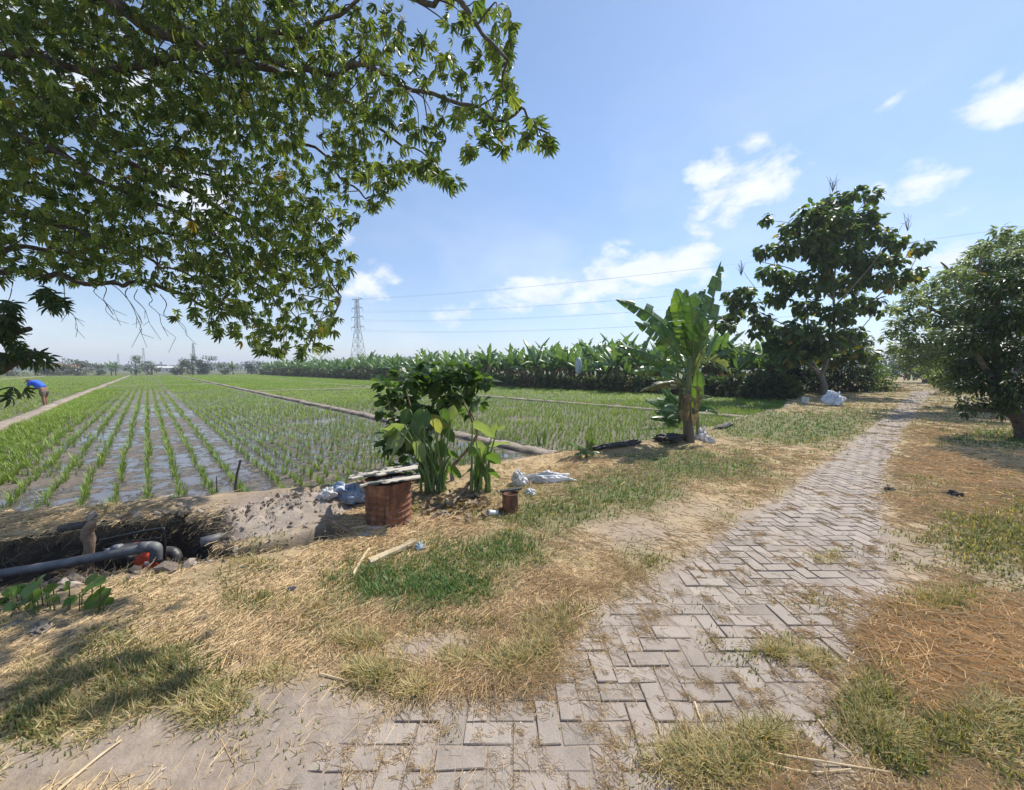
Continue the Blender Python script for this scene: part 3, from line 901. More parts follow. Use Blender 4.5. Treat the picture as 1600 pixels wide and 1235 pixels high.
    for (cx, cy, rx, ry) in T:
        low_ = cx < 440
        for _ in range(int((10 + rx * ry / 45) * (.6 if low_ else 1))):
            px, py = RNG.normal(cx, rx * .5), RNG.normal(cy, ry * .5)
            p = at(px, py)
            nb = int(RNG.uniform(14, 34))
            q = RNG.normal(0, .018, (nb, 2)) + p[:2]
            P.append(np.concatenate([q, np.full((nb, 1), 1.0 if 860 < cy < 960 and 560 < cx < 720 else 0.0), (q - p[:2])], 1))
    P = np.concatenate(P)
    x, y = P[:, 0], P[:, 1]; n = len(P)
    z = height(x, y) - .006
    ln = RNG.uniform(.03, .085, n)
    yaw = np.arctan2(P[:, 4], P[:, 3]) - pi / 2 + RNG.normal(0, .5, n)
    px_, _py = proj(x, y, z)
    R = rot(yaw, RNG.uniform(-.75, .0, n) * np.where(px_ < 440, 1.7, 1), 0)
    green = np.clip(P[:, 2] + RNG.normal(.35, .3, n), 0, 1)
    col = lerpcol((0.56, 0.43, 0.21), (0.11, 0.17, 0.045), green) * RNG.uniform(.75, 1.2, n)[:, None]
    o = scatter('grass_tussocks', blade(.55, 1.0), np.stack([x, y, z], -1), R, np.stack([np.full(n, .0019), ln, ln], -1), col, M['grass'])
    tag(o, 'half dry tussocks of grass on the verge and between pavers', 'grass', kind='stuff')
build_cover()

# ------------------------------------------------------------------ rice
def rice_clump_template(seed, nb=9):
    r = np.random.default_rng(seed)
    V, F, S = [], [], []
    for i in range(nb):
        yaw = r.uniform(0, 2 * pi); tilt = r.uniform(.03, .42); L = r.uniform(.6, 1.0); bend = r.uniform(.05, .32)
        w = .016
        tv = np.array([(-w, 0, 0), (w, 0, 0), (-w, bend * .2, .45), (w, bend * .2, .45), (-w * .7, bend * .55, .78), (w * .7, bend * .55, .78), (0, bend, 1)]) * np.array([1, L, L])
        R = rot(np.array(yaw), np.array(-tilt), np.array(0.0))
        o = len(V)
        off = np.array([r.normal(0, .04), r.normal(0, .04), 0])
        V += [tuple(R @ p + off) for p in tv]
        F += [(o, o + 1, o + 3, o + 2), (o + 2, o + 3, o + 5, o + 4), (o + 4, o + 5, o + 6)]
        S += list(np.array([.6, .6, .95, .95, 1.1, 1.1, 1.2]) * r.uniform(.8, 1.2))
    return (V, F, S)
def build_rice():
    strips = [(-9.0, -4.6, .34, .12), (-4.45, -0.2, .25, .11), (0.65, 9.8, .2, .13), (10.6, PLANT_A - .2, .2, .13), (-23.6, -9.6, .25, .15), (-45, -24.4, .3, .2)]
    X, Y, T, PA = [], [], [], []
    for si, (a0, a1, da, db) in enumerate(strips):
        for a in np.arange(a0, a1, da):
            b = []
            q = -6.0
            while q < 138:
                b.append(q); q += db * (1 + max(0, q) / 26)
            b = np.array(b); m = len(b)
            aa = a + RNG.normal(0, .022, m); bb = b + RNG.normal(0, .025, m)
            x = ORG[0] + UD[0] * aa + VD[0] * bb; y = ORG[1] + UD[1] * aa + VD[1] * bb
            X.append(x); Y.append(y); T.append(np.full(m, si)); PA.append(aa)
    T = [np.where(q == 0, 0, q - 1) if q[0] else q for q in T]
    # broadcast seedlings thick near the left dike
    m = 5200
    aa = -9.0 + np.abs(RNG.normal(0, .75, m)); bb = 4.5 + 40 * RNG.random(m) ** 1.7
    X.append(ORG[0] + UD[0] * aa + VD[0] * bb); Y.append(ORG[1] + UD[1] * aa + VD[1] * bb); T.append(np.full(m, 7)); PA.append(aa)
    x, y, t, pa = map(np.concatenate, (X, Y, T, PA))
    sd = nb_sd(x, y)
    px, py = proj(x, y, np.full_like(x, WZ))
    ok = (sd > .30) & (y > 1.0) & (px > -300) & (px < 1700)
    gaps = vnoise(x * .8, y * .8, 201)
    ok &= (gaps > .13) & (RNG.random(len(x)) < np.where(t == 0, .93, .9))
    x, y, t, px, py, pa = x[ok], y[ok], t[ok], px[ok], py[ok], pa[ok]
    d = np.hypot(x, y)
    n = len(x)
    n1 = fbm(x * .25, y * .25, 203)
    h = np.where(t == 0, RNG.uniform(.15, .265, n), np.where((t == 1) | (t == 2), RNG.uniform(.18, .29, n), RNG.uniform(.18, .30, n))) * (.75 + .4 * n1) * np.where(t == 7, .8, 1)
    base = lerpcol((0.125, 0.23, 0.028), (0.21, 0.30, 0.042), np.clip(n1 * 1.2 - .1 + RNG.normal(0, .2, n), 0, 1))
    yl = np.where(t == 3, .35, np.where(t == 4, .7, np.where(t == 7, .45, .06)))
    base = base * (1 - .7 * yl[:, None]) + np.array((0.20, 0.24, 0.045)) * .7 * yl[:, None]
    base *= RNG.uniform(.8, 1.2, n)[:, None]
    yaw = RNG.uniform(0, 2 * pi, n)
    # nearest three hundred in view stand as objects
    vis = (px > 5) & (px < 1150) & (py < 830)
    order = np.argsort(np.where(vis, d, 1e9))
    obj_i = order[:290]
    rest = np.ones(n, bool); rest[obj_i] = False
    meshes = []
    for k in range(6):
        tv, tf, ts = rice_clump_template(300 + k, 15)
        me_o = scatter('rice_seedling', (tv, tf, ts), np.zeros((1, 3)), rot(np.zeros(1), np.zeros(1), np.zeros(1)), 1.0,
                       np.array([lerpcol((0.125, 0.225, 0.03), (0.21, 0.295, 0.045), k / 5)]), M['grass'])
        meshes.append(me_o)
    for k, i in enumerate(obj_i):
        if k < 6: o = meshes[k]
        else:
            o = meshes[k % 6].copy(); COL.objects.link(o)
        o.location = (x[i], y[i], WZ - .01); o.rotation_euler = (0, 0, yaw[i]); o.scale = (1.0 * h[i], 1.0 * h[i], h[i])
        tag(o, 'young rice seedling clump standing in a row in the flooded mud', 'rice plant', 'rice seedlings set out in rows')
    x, y, t, h, base, yaw, d = x[rest], y[rest], t[rest], h[rest], base[rest], yaw[rest], d[rest]
    z = np.full(len(x), WZ - .01)
    tiers = [(0, 11, 11, 1.0), (11, 22, 7, 1.5), (22, 45, 5, 2.4), (45, 200, 4, 4.5)]
    vs, ls, ts_, cs, off = [], [], [], [], 0
    for ti, (d0, d1, nb, wf) in enumerate(tiers):
        for k in range(3):
            sel = (d >= d0) & (d < d1) & ((np.arange(len(d)) % 3) == k)
            if not sel.any(): continue
            tv, tf, tsd = rice_clump_template(400 + ti * 5 + k, nb)
            tv = np.array(tv)
            m = sel.sum()
            R = rot(yaw[sel], np.zeros(m), np.zeros(m))
            wide = np.maximum(1.0, wf * 1.0)
            sc = np.stack([h[sel] * wide, h[sel] * wide, h[sel]], -1)
            V = np.einsum('nij,nkj->nki', R, tv[None] * sc[:, None, :]) + np.stack([x[sel], y[sel], z[sel]], -1)[:, None]
            K = len(tv)
            base_l = np.array([i for f in tf for i in f])
            ls.append((base_l[None] + (np.arange(m) * K)[:, None]).ravel() + off)
            ts_.append(np.tile([len(f) for f in tf], m))
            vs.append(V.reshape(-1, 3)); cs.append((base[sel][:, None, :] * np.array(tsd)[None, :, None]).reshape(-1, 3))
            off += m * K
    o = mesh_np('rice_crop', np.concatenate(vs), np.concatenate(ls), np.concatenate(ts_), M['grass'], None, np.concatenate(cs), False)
    tag(o, 'green carpet of young rice filling the paddies to the far trees', 'rice crop', kind='stuff')
build_rice()

# ------------------------------------------------------------------ banana plants
GREEN_A, GREEN_B = (0.05, 0.115, 0.025), (0.085, 0.17, 0.035)
def nrmz(v): return v / (np.linalg.norm(v) + 1e-9)
def banana_leaf(mb, P0, P1, P2, w, n, tear, rng, fold=0.3, side=None, ca=GREEN_A, cb=GREEN_B, rib=0.012, pet=0.0):
    """one long leaf on a bent midrib; torn leaves split into hanging fingers"""
    P0, P1, P2 = map(lambda p: np.array(p, float), (P0, P1, P2))
    mid = [(1 - t) ** 2 * P0 + 2 * t * (1 - t) * P1 + t * t * P2 for t in np.linspace(0, 1, n + 1)]
    ref = np.array([0, 0, 1.0]) if side is None else None
    tone = rng.uniform(0, 1)
    col = np.array(ca) + (np.array(cb) - np.array(ca)) * tone
    for sgn in (-1, 1):
        droop = fold; left = 0; gap = 0
        for i in range(n):
            q0, q1 = i / n, (i + 1) / n
            t = nrmz(mid[i + 1] - mid[i])
            s = nrmz(np.cross(t, ref)) if side is None else nrmz(np.array(side) - t * np.dot(side, t))
            nm = np.cross(s, t)
            if nm[2] < 0 and side is None: nm = -nm
            if left <= 0:
                left = rng.integers(2, 6) if tear < .3 else (rng.integers(1, 4) if n < 40 else rng.integers(1, 7))
                droop = fold + rng.normal(0, .12 + .55 * tear); gap = rng.uniform(0, .35) * tear
                slip = rng.uniform(.0, .45) * (.3 + tear)
            left -= 1
            def wid(q): return w * min(1, max(0, (q - pet) * 5.5 + .03)) ** .7 * max(0, 1 - q ** 3.2) ** .75
            g1 = gap * (left == 0)
            pts = []
            for q, m, sh in ((q0, mid[i], 0), (q1, mid[i + 1], g1)):
                W = wid(q)
                d1 = s * sgn * cos(droop) - nm * sin(droop)
                d2 = s * sgn * cos(droop + .5) - nm * sin(droop + .5)
                a = m + d1 * W * .55 + t * slip * W * .4
                b = a + d2 * W * .45 + t * slip * W * .5 - t * sh * (1 / n) * 2.2 * np.linalg.norm(P2 - P0) * .4
                pts += [m, a, b]
            c = col * rng.uniform(.85, 1.15)
            F = [(0, 3, 4, 1), (1, 4, 5, 2)] if sgn > 0 else [(0, 1, 4, 3), (1, 2, 5, 4)]
            mb.add(pts, F, c)
    mb.tube(mid, [rib * (1 - .8 * i / n) for i in range(n + 1)], 5, (0.16, 0.22, 0.07))

def banana_proto(seed, h):
    r = np.random.default_rng(seed)
    st, cr = MB(), MB()
    lean = r.normal(0, .05, 2)
    sh = h * r.uniform(.42, .5)
    st.tube([(lean[0] * t * sh, lean[1] * t * sh, t * sh - .1) for t in np.linspace(0, 1, 5)], [.13, .12, .105, .085, .06], 8, (0.10, 0.105, 0.045))
    top = np.array([lean[0] * sh, lean[1] * sh, sh - .12])
    nl = r.integers(7, 10)
    for i in range(nl):
        yaw = i * 2.399 + r.normal(0, .3)
        up = r.uniform(.35, 1.25) if i > 1 else r.uniform(1.25, 1.5)
        L = h * r.uniform(.48, .66)
        d = np.array([cos(yaw), sin(yaw), 0])
        p1 = top + (d * cos(up) + np.array([0, 0, sin(up)])) * L * .6
        p2 = p1 + (d * cos(up - .8) + np.array([0, 0, sin(up - .8)])) * L * .5
        tone = r.uniform(0, 1)
        banana_leaf(cr, top, p1, p2, h * r.uniform(.065, .09), 11, r.uniform(.15, .8), r, r.uniform(.15, .5),
                    ca=(0.075, 0.155, 0.05), cb=(0.14, 0.24, 0.075), rib=.018)
    for i in range(r.integers(3, 6)):          # dead leaves hanging
        yaw = r.uniform(0, 6.28); d = np.array([cos(yaw), sin(yaw), 0])
        banana_leaf(cr, top, top + d * .5 + np.array([0, 0, -.1]), top + d * .6 + np.array([0, 0, -1.0 * h / 4]), .14, 6, .8, r, .9, ca=(0.16, 0.11, 0.055), cb=(0.26, 0.18, 0.09))
    return st, cr
def build_plantation():
    protos = []
    for k in range(7):
        h = 3.5
        st, cr = banana_proto(500 + k, h)
        root = thing('banana_plant', None, None)
        st.build('pseudostem', M['stem'], root, True)
        cr.build('crown', M['banana_leaf'], root)
        protos.append(root)
    spots = []
    for b in np.concatenate([np.arange(0.6, 30, 1.75), np.arange(30, 75, 2.0), np.arange(75, 140, 2.6)]):
        depth = 5 if b < 30 else (4 if b < 75 else 3)
        for row in range(depth):
            a = PLANT_A + .5 + row * 1.9 + rr(-.45, .45)
            if b < 8 and row == 0: a += .2
            spots.append((a, b + rr(-.6, .6) + (row % 2) * .8, row))
    ext = [(PLANT_A + 10 + rr(-1, 1), rr(0.5, 26), 5) for _ in range(22)]
    spots += ext
    lab = 'banana plant with broad arching leaves in the dense plantation beyond the rice paddies'
    used = set()
    n = 0
    for i, (a, b, row) in enumerate(spots):
        p = uv(a, b)
        px, py = proj(p[0], p[1], 2.0)
        if px > 1560 or px < 330: continue
        if n >= 296: break
        if row == 0 and RNG.random() < .08: continue
        k = (i * 5 + i // 7) % 7
        s = rr(.84, 1.3) * (1.0 if row < 2 else 1.1) * (1.12 if RNG.random() < .12 else 1)
        z = -.16 if True else 0
        if k not in used:
            o = protos[k]; used.add(k)
            o.location = (p[0], p[1], z); o.rotation_euler = (0, 0, rr(0, 6.28)); o.scale = (s,) * 3
        else:
            o = copy_tree(protos[k], (p[0], p[1], z), rr(0, 6.28), s)
        tag(o, lab, 'banana plant', 'banana plants of the plantation')
        n += 1
    # rough growth at the foot of the front row
    m = 26000
    b = RNG.uniform(-.3, 1, m) ** 3 * 0 + RNG.random(m) ** 1.8 * 139
    a = PLANT_A + np.abs(RNG.normal(0, .7, m)) - .15
    hmax = .45 + 1.7 * fbm(a * .6, b * .35, 301) ** 1.3
    x = ORG[0] + UD[0] * a + VD[0] * b; y = ORG[1] + UD[1] * a + VD[1] * b
    z = -.3 + RNG.random(m) * hmax
    d = np.hypot(x, y)
    n1 = fbm(x * .5, y * .5, 302)
    col = lerpcol((0.21, 0.145, 0.075), (0.085, 0.145, 0.04), np.clip(n1 * 2.6 - .95 + (z + .3) * .7 + RNG.normal(0, .25, m), 0, 1)) * RNG.uniform(.5, 1.2, m)[:, None]
    R = rot(RNG.uniform(0, 6.28, m), RNG.uniform(-.9, 1.2, m), RNG.normal(0, .6, m))
    o = scatter('plantation_undergrowth', LEAF5, np.stack([x, y, z], -1), R, RNG.uniform(.16, .38, m) * (1 + d / 60), col, M['leaf_matte'])
    tag(o, 'brown and green weeds tangled along the foot of the plantation', 'weeds', kind='stuff')
    # pale sleeve over a fruit bunch
    p = pt(904, 573, 31.5)
    mb = MB()
    prof = [(.05, .75), (.16, .68), (.24, .45), (.27, .1), (.25, -.3), (.2, -.55), (.12, -.6)]
    mb.tube([(0, 0, z) for _, z in prof], [r_ for r_, _ in prof], 12, cap=True, jit=.06)
    o = mb.build('fruit_sleeve', M['pale_blue'], None, True); o.location = tuple(p)
    tag(o, 'pale plastic sleeve over a fruit bunch in the banana plantation', 'fruit sleeve')
build_plantation()

def tip(px, py, Y): return pt(px, py, Y)
def build_main_banana():
    base = gpt(1076, 690); Yb = base[1]
    root = thing('banana_plant', 'tall lone banana plant with torn leaves standing on the field bank', 'banana plant', base)
    r = np.random.default_rng(77)
    W = lambda px, py, dy=0.0: pt(px, py, Yb + dy) - base
    st = MB()
    st.tube(bez([(0, 0, -.15), W(1076, 676), W(1075, 662), W(1074.5, 648), W(1074, 636), W(1074, 628)], 4),
            list(np.interp(np.linspace(0, 1, 21), [0, .3, .7, 1], [.125, .1, .086, .078])), 12, (0.085, 0.068, 0.045), jit=.04)
    st.tube(bez([W(1074, 634, 0), W(1076, 600, -.02), W(1080, 558, -.02)], 5), [.084, .08, .076, .072, .067, .062, .058, .05, .042, .034, .026], 10, (0.115, 0.15, 0.055))
    st.build('pseudostem', M['stem'], root, True)
    c = W(1078, 572)
    DK = ((0.055, 0.12, 0.032), (0.075, 0.15, 0.04))
    LT = ((0.13, 0.25, 0.03), (0.18, 0.30, 0.04))  # brighter green, glow of backlit leaves put into the colour
    PL = ((0.12, 0.17, 0.075), (0.16, 0.20, 0.09))
    # (start px,py) (bend) (tip), depth offsets, width, tear, fold, colours, side vector
    specs = [
        ((1070, 556), (1036, 486), (962, 468), (0, .15, .3), .24, .40, .12, DK, (.55, .4, .75)),
        ((1071, 574), (1046, 520), (991, 502), (0, -.25, -.45), .24, .55, .15, DK, (.5, .5, .8)),
        ((1071, 588), (1022, 548), (967, 541), (0, -.2, -.3), .21, .40, .2, DK, (.25, .5, .8)),
        ((1070, 598), (1030, 568), (984, 584), (0, -.35, -.55), .17, .75, .25, DK, (.1, .5, .9)),
        ((1080, 570), (1078, 500), (1056, 450), (0, .15, .05), .34, .35, .10, LT, (1, .25, 0)),
        ((1082, 570), (1088, 490), (1072, 452), (0, -.25, -.35), .29, .75, .2, DK, (1, -.3, 0)),
        ((1084, 565), (1094, 470), (1103, 452), (0, .35, .5), .24, .5, .25, DK, (.9, .3, 0)),
        ((1083, 575), (1108, 510), (1127, 408), (0, .1, .15), .27, .75, .2, ((0.06, 0.12, 0.045), (0.07, 0.14, 0.05)), (.8, .4, -.2)),
        ((1081, 600), (1088, 560), (1106, 540), (0, -.2, -.4), .08, .2, .4, PL, (.8, -.3, .3)),
        ((1082, 580), (1108, 545), (1142, 585), (0, .3, .4), .2, .8, .5, PL, (.3, .5, .8)),
        ((1082, 568), (1092, 540), (1102, 496), (0, .1, .2), .22, .3, .3, LT, (1, .2, 0)),
        ((1078, 572), (1062, 510), (1046, 478), (0, .2, .35), .26, .45, .2, DK, (.9, .5, .2)),
        ((1084, 572), (1100, 530), (1118, 500), (0, .2, .35), .13, .7, .3, PL, (.7, .5, -.3)),
        ((1072, 602), (1045, 590), (1000, 612), (0, -.1, -.2), .16, .8, .4, ((0.10, 0.10, 0.04), (0.15, 0.13, 0.06)), (.1, .5, .9)),
    ]
    for (s, m_, t_, dy, w, tear, fold, cc, side) in specs:
        mb = MB()
        banana_leaf(mb, W(*s, dy[0]), W(*m_, dy[1]), W(*t_, dy[2]), w, 46, tear, r, fold, side, cc[0], cc[1], .02, .10)
        mb.build('leaf', M['banana_leaf'], root)
    for k, (p0, p1, p2) in enumerate([((1070, 606), (1058, 606), (1060, 646)), ((1082, 604), (1094, 606), (1090, 640)), ((1076, 612), (1074, 622), (1070, 668)), ((1080, 622), (1088, 630), (1084, 668)), ((1071, 622), (1064, 630), (1066, 660))]):
        mb = MB(); banana_leaf(mb, W(*p0, -.06), W(*p1, -.2), W(*p2, -.14), .09, 16, .8, r, .5, (.8, .2, .1), (0.10, 0.075, 0.045), (0.22, 0.165, 0.10), .012)
        mb.build('dead_leaf', M['leaf_matte'], root)
    # suckers standing against the parent
    b2 = gpt(1062, 682)
    s2 = thing('banana_sucker', 'low banana sucker with dark spreading leaves at the tall plant\'s foot', 'banana plant', b2)
    W2 = lambda px, py, dy=0.0: pt(px, py, b2[1] + dy) - b2
    mb = MB(); mb.tube([(0, 0, -.1), W2(1060, 665), W2(1066, 640), W2(1070, 628)], [.06, .055, .045, .03], 8, (0.12, 0.15, 0.06)); mb.build('pseudostem', M['stem'], s2, True)
    for (s, m_, t_, dy, w, fold, cc) in [((1070, 640), (1048, 615), (1028, 598), (0, -.1, -.2), .15, .2, DK), ((1072, 645), (1040, 628), (1008, 626), (0, -.2, -.3), .14, .5, DK),
                                         ((1068, 648), (1045, 640), (1022, 645), (0, -.3, -.4), .12, .4, DK), ((1060, 660), (1040, 650), (1014, 654), (0, -.2, -.3), .09, .5, DK),
                                         ((1060, 668), (1050, 660), (1036, 663), (0, -.2, -.3), .07, .5, DK), ((1074, 640), (1090, 618), (1112, 622), (0, -.1, -.1), .09, .5, PL),
                                         ((1076, 645), (1100, 632), (1122, 650), (0, -.2, -.3), .11, .5, DK), ((1072, 632), (1066, 612), (1074, 600), (0, -.2, -.3), .11, .2, DK), ((1074, 650), (1052, 632), (1030, 642), (0, -.3, -.45), .12, .3, DK), ((1076, 648), (1094, 634), (1116, 642), (0, -.3, -.4), .09, .3, DK), ((1074, 655), (1060, 642), (1042, 655), (0, -.35, -.5), .10, .3, ((0.07, 0.14, 0.035), (0.10, 0.18, 0.045)))]:
        mb = MB(); banana_leaf(mb, W2(*s, dy[0]), W2(*m_, dy[1]), W2(*t_, dy[2]), w * 1.75, 18, .2, r, fold * .5, (.25, .55, .8), cc[0], cc[1], .012)
        mb.build('leaf', M['banana_leaf'], s2)
    b3 = gpt(1092, 686)
    s3 = thing('banana_sucker', 'bright yellow-green upright sucker leaf right of the tall banana stem', 'banana plant', b3)
    W3 = lambda px, py, dy=0.0: pt(px, py, b3[1] + dy) - b3
    mb = MB(); mb.tube([(0, 0, -.1), W3(1090, 660), W3(1087, 630)], [.05, .045, .03], 8, (0.14, 0.18, 0.07)); mb.build('pseudostem', M['stem'], s3, True)
    mb = MB(); banana_leaf(mb, W3(1087, 640), W3(1092, 600), W3(1086, 566), .24, 18, .2, r, .35, (1, .2, 0), LT[0], (0.16, 0.25, 0.03), .012); mb.build('leaf', M['banana_leaf'], s3)
    # two young plants further left on the bank
    for (bx, by, leaves, lab) in [
        ((845), 716, [((846, 705), (835, 692), (805, 688), .075), ((848, 700), (840, 685), (838, 672), .05), ((849, 700), (850, 688), (851, 670), .03), ((850, 704), (858, 690), (864, 704), .05)],
         'young banana shoot with one long leaf, on the bank right of the elephant ears'),
        ((916), 716, [((917, 706), (905, 695), (884, 690), .06), ((918, 704), (920, 685), (921, 668), .05), ((919, 704), (925, 690), (930, 683), .05), ((917, 708), (908, 704), (897, 711), .06), ((918, 708), (930, 702), (938, 708), .05)],
         'young banana shoot with pale upright leaf beside the black rolls on the bank')]:
        b = gpt(bx, by)
        t = thing('banana_shoot', lab, 'banana plant', b)
        Wk = lambda p, dy=0.0: pt(p[0], p[1], b[1] + dy) - b
        mb = MB(); mb.tube([(0, 0, -.05), Wk((bx + 1, by - 12)), Wk((bx + 3, by - 22))], [.03, .024, .014], 7, (0.16, 0.17, 0.07)); mb.build('pseudostem', M['stem'], t, True)
        for (s, m_, t_, w) in leaves:
            mb = MB(); banana_leaf(mb, Wk(s), Wk(m_, rr(-.1, .1)), Wk(t_, rr(-.2, .05)), w * 1.7, 14, .1, r, .3, None if abs(s[0] - t_[0]) > 8 else (1, -.3, 0), (0.06, 0.13, 0.035), (0.14, 0.2, 0.08), .007)
            mb.build('leaf', M['banana_leaf'], t)
build_main_banana()

# ------------------------------------------------------------------ trees
def crown_leaves(clumps, per, size, ca, cb, yellow, mat, parent, tmpl=LEAF8, droop=.5, name='crown', flat=1.0):
    """clumps: (x, y, z, radius); leaves scattered through each clump's volume, more towards its skin"""
    P, Nn = [], []
    for (x, y, z, r) in clumps:
        n = max(6, int(per * r * r))
        d = RNG.normal(0, 1, (n, 3)); d /= np.linalg.norm(d, axis=1)[:, None]
        q = RNG.random(n) ** .45
        P.append(np.array([x, y, z]) + d * (q * r)[:, None] * np.array([1, 1, .8 * flat])); Nn.append(d)
    P, Nn = np.concatenate(P), np.concatenate(Nn)
    n = len(P)
    yaw = np.arctan2(Nn[:, 1], Nn[:, 0]) - pi / 2 + RNG.normal(0, .7, n)
    pitch = -droop + .5 * Nn[:, 2] + RNG.normal(0, .4, n)
    R = rot(yaw, pitch, RNG.normal(0, .6, n))
    s = size * RNG.uniform(.65, 1.15, n)
    return scatter(name, tmpl, P, R, s, leafcol(n, ca, cb, yellow), mat, parent)
def px_clumps(L, Y, base, dy=.8, scale=None):
    out = []
    for (px, py, r) in L:
        yy = Y + rr(-dy, dy)
        p = pt(px, py, yy) - base
        out.append((p[0], p[1], p[2], r / F_PX * yy))
    return out

def build_teak():
    base = gpt(1287, 617); Y = base[1]
    root = thing('teak_tree', 'broad-leaved tree with forked trunk standing beside the path, white sack at its foot', 'tree', base)
    W = lambda px, py, dy=0.0: pt(px, py, Y + dy) - base
    mb = MB()
    T = [([(0, 0, -.2), W(1287, 605), W(1284, 592), W(1281, 584)], .42, .30), ([W(1282, 590), W(1290, 570), W(1297, 545), W(1301, 520), W(1304, 490), W(1302, 450), W(1308, 400), W(1318, 340)], .26, .05),
         ([W(1281, 588), W(1270, 575), W(1255, 562), W(1240, 540), W(1225, 515)], .2, .06), ([W(1281, 588), W(1268, 560, .6), W(1262, 530, .8), W(1262, 490, 1), W(1255, 430, 1)], .17, .05),
         ([W(1301, 520), W(1330, 500), W(1355, 478), W(1385, 452), W(1415, 432), W(1436, 395)], .12, .025), ([W(1303, 545), W(1335, 525), W(1370, 487), W(1382, 490)], .08, .02),
         ([W(1303, 480), W(1340, 440, -.5), W(1372, 400, -.8), W(1380, 372, -1)], .1, .03), ([W(1304, 470), W(1270, 440, -.4), W(1235, 420, -.6), W(1190, 410, -.8)], .1, .03),
         ([W(1262, 525, .5), W(1220, 505), W(1180, 485), W(1140, 470)], .08, .02), ([W(1225, 530), W(1190, 500), W(1165, 487), W(1130, 500)], .07, .02),
         ([W(1308, 400), W(1280, 365, .5), W(1240, 350, .8), W(1205, 345, .9)], .07, .02), ([W(1312, 370), W(1340, 330, .3), W(1358, 308, .4)], .06, .02),
         ([W(1318, 340), W(1300, 318), W(1296, 285)], .04, .012), ([W(1318, 340), W(1309, 315), W(1306, 280)], .035, .01), ([W(1180, 450), W(1165, 430), W(1157, 415)], .03, .01), ([W(1395, 385), W(1408, 355), W(1418, 345)], .03, .008)]
    for P, r0, r1 in T:
        pts = bez(P, 5)
        mb.tube(pts, list(np.linspace(r0, r1, len(pts)) * .5), 9, jit=.05)
    mb.build('trunk', M['bark'], root, True)
    L = [(1305, 318, 20), (1335, 300, 12), (1362, 305, 14), (1265, 335, 22), (1300, 345, 26), (1345, 350, 26), (1235, 358, 17), (1198, 343, 10), (1192, 392, 14), (1230, 388, 22), (1275, 380, 30), (1325, 395, 30),
         (1375, 368, 18), (1400, 378, 15), (1440, 386, 14), (1425, 428, 16), (1398, 440, 16), (1375, 435, 18), (1205, 428, 20), (1165, 455, 14), (1142, 462, 12), (1128, 503, 15), (1150, 492, 10), (1190, 500, 17), (1232, 440, 22),
         (1275, 440, 28), (1325, 440, 28), (1352, 410, 20), (1262, 480, 20), (1310, 490, 24), (1250, 515, 26), (1290, 535, 26), (1315, 525, 20), (1335, 520, 14), (1340, 470, 14), (1350, 480, 12), (1220, 540, 22), (1352, 552, 14),
         (1368, 470, 9), (1208, 515, 12), (1290, 405, 22), (1285, 360, 20), (1355, 335, 14), (1320, 365, 22), (1335, 552, 16), (1372, 488, 7), (1405, 408, 9), (1232, 556, 16), (1150, 478, 14), (1175, 475, 14), (1135, 512, 11), (1262, 545, 20), (1300, 560, 18), (1215, 465, 18), (1180, 520, 9), (1385, 405, 16)]
    cl = px_clumps(L, Y, base, 1.3)
    crown_leaves([(x, y, z, q * .9) for (x, y, z, q) in cl], 270, .43, (0.045, 0.095, 0.026), (0.115, 0.165, 0.045), .035, M['leaf'], root, droop=.75)
    # twig tips left bare above the crown
    for (px, py, q) in [(1301, 284, 12), (1158, 415, 9), (1418, 345, 8)]:
        mb = MB(); o_ = W(px, py + 16)
        for _ in range(q):
            a = W(px + rr(-5, 5), py + rr(-2, 8)); b = a + np.array([rr(-.25, .25), rr(-.2, .2), rr(.05, .45)])
            mb.tube([o_, a, b], [.014, .011, .005], 4)
        mb.build('twig', M['bark_dark'], root)
build_teak()

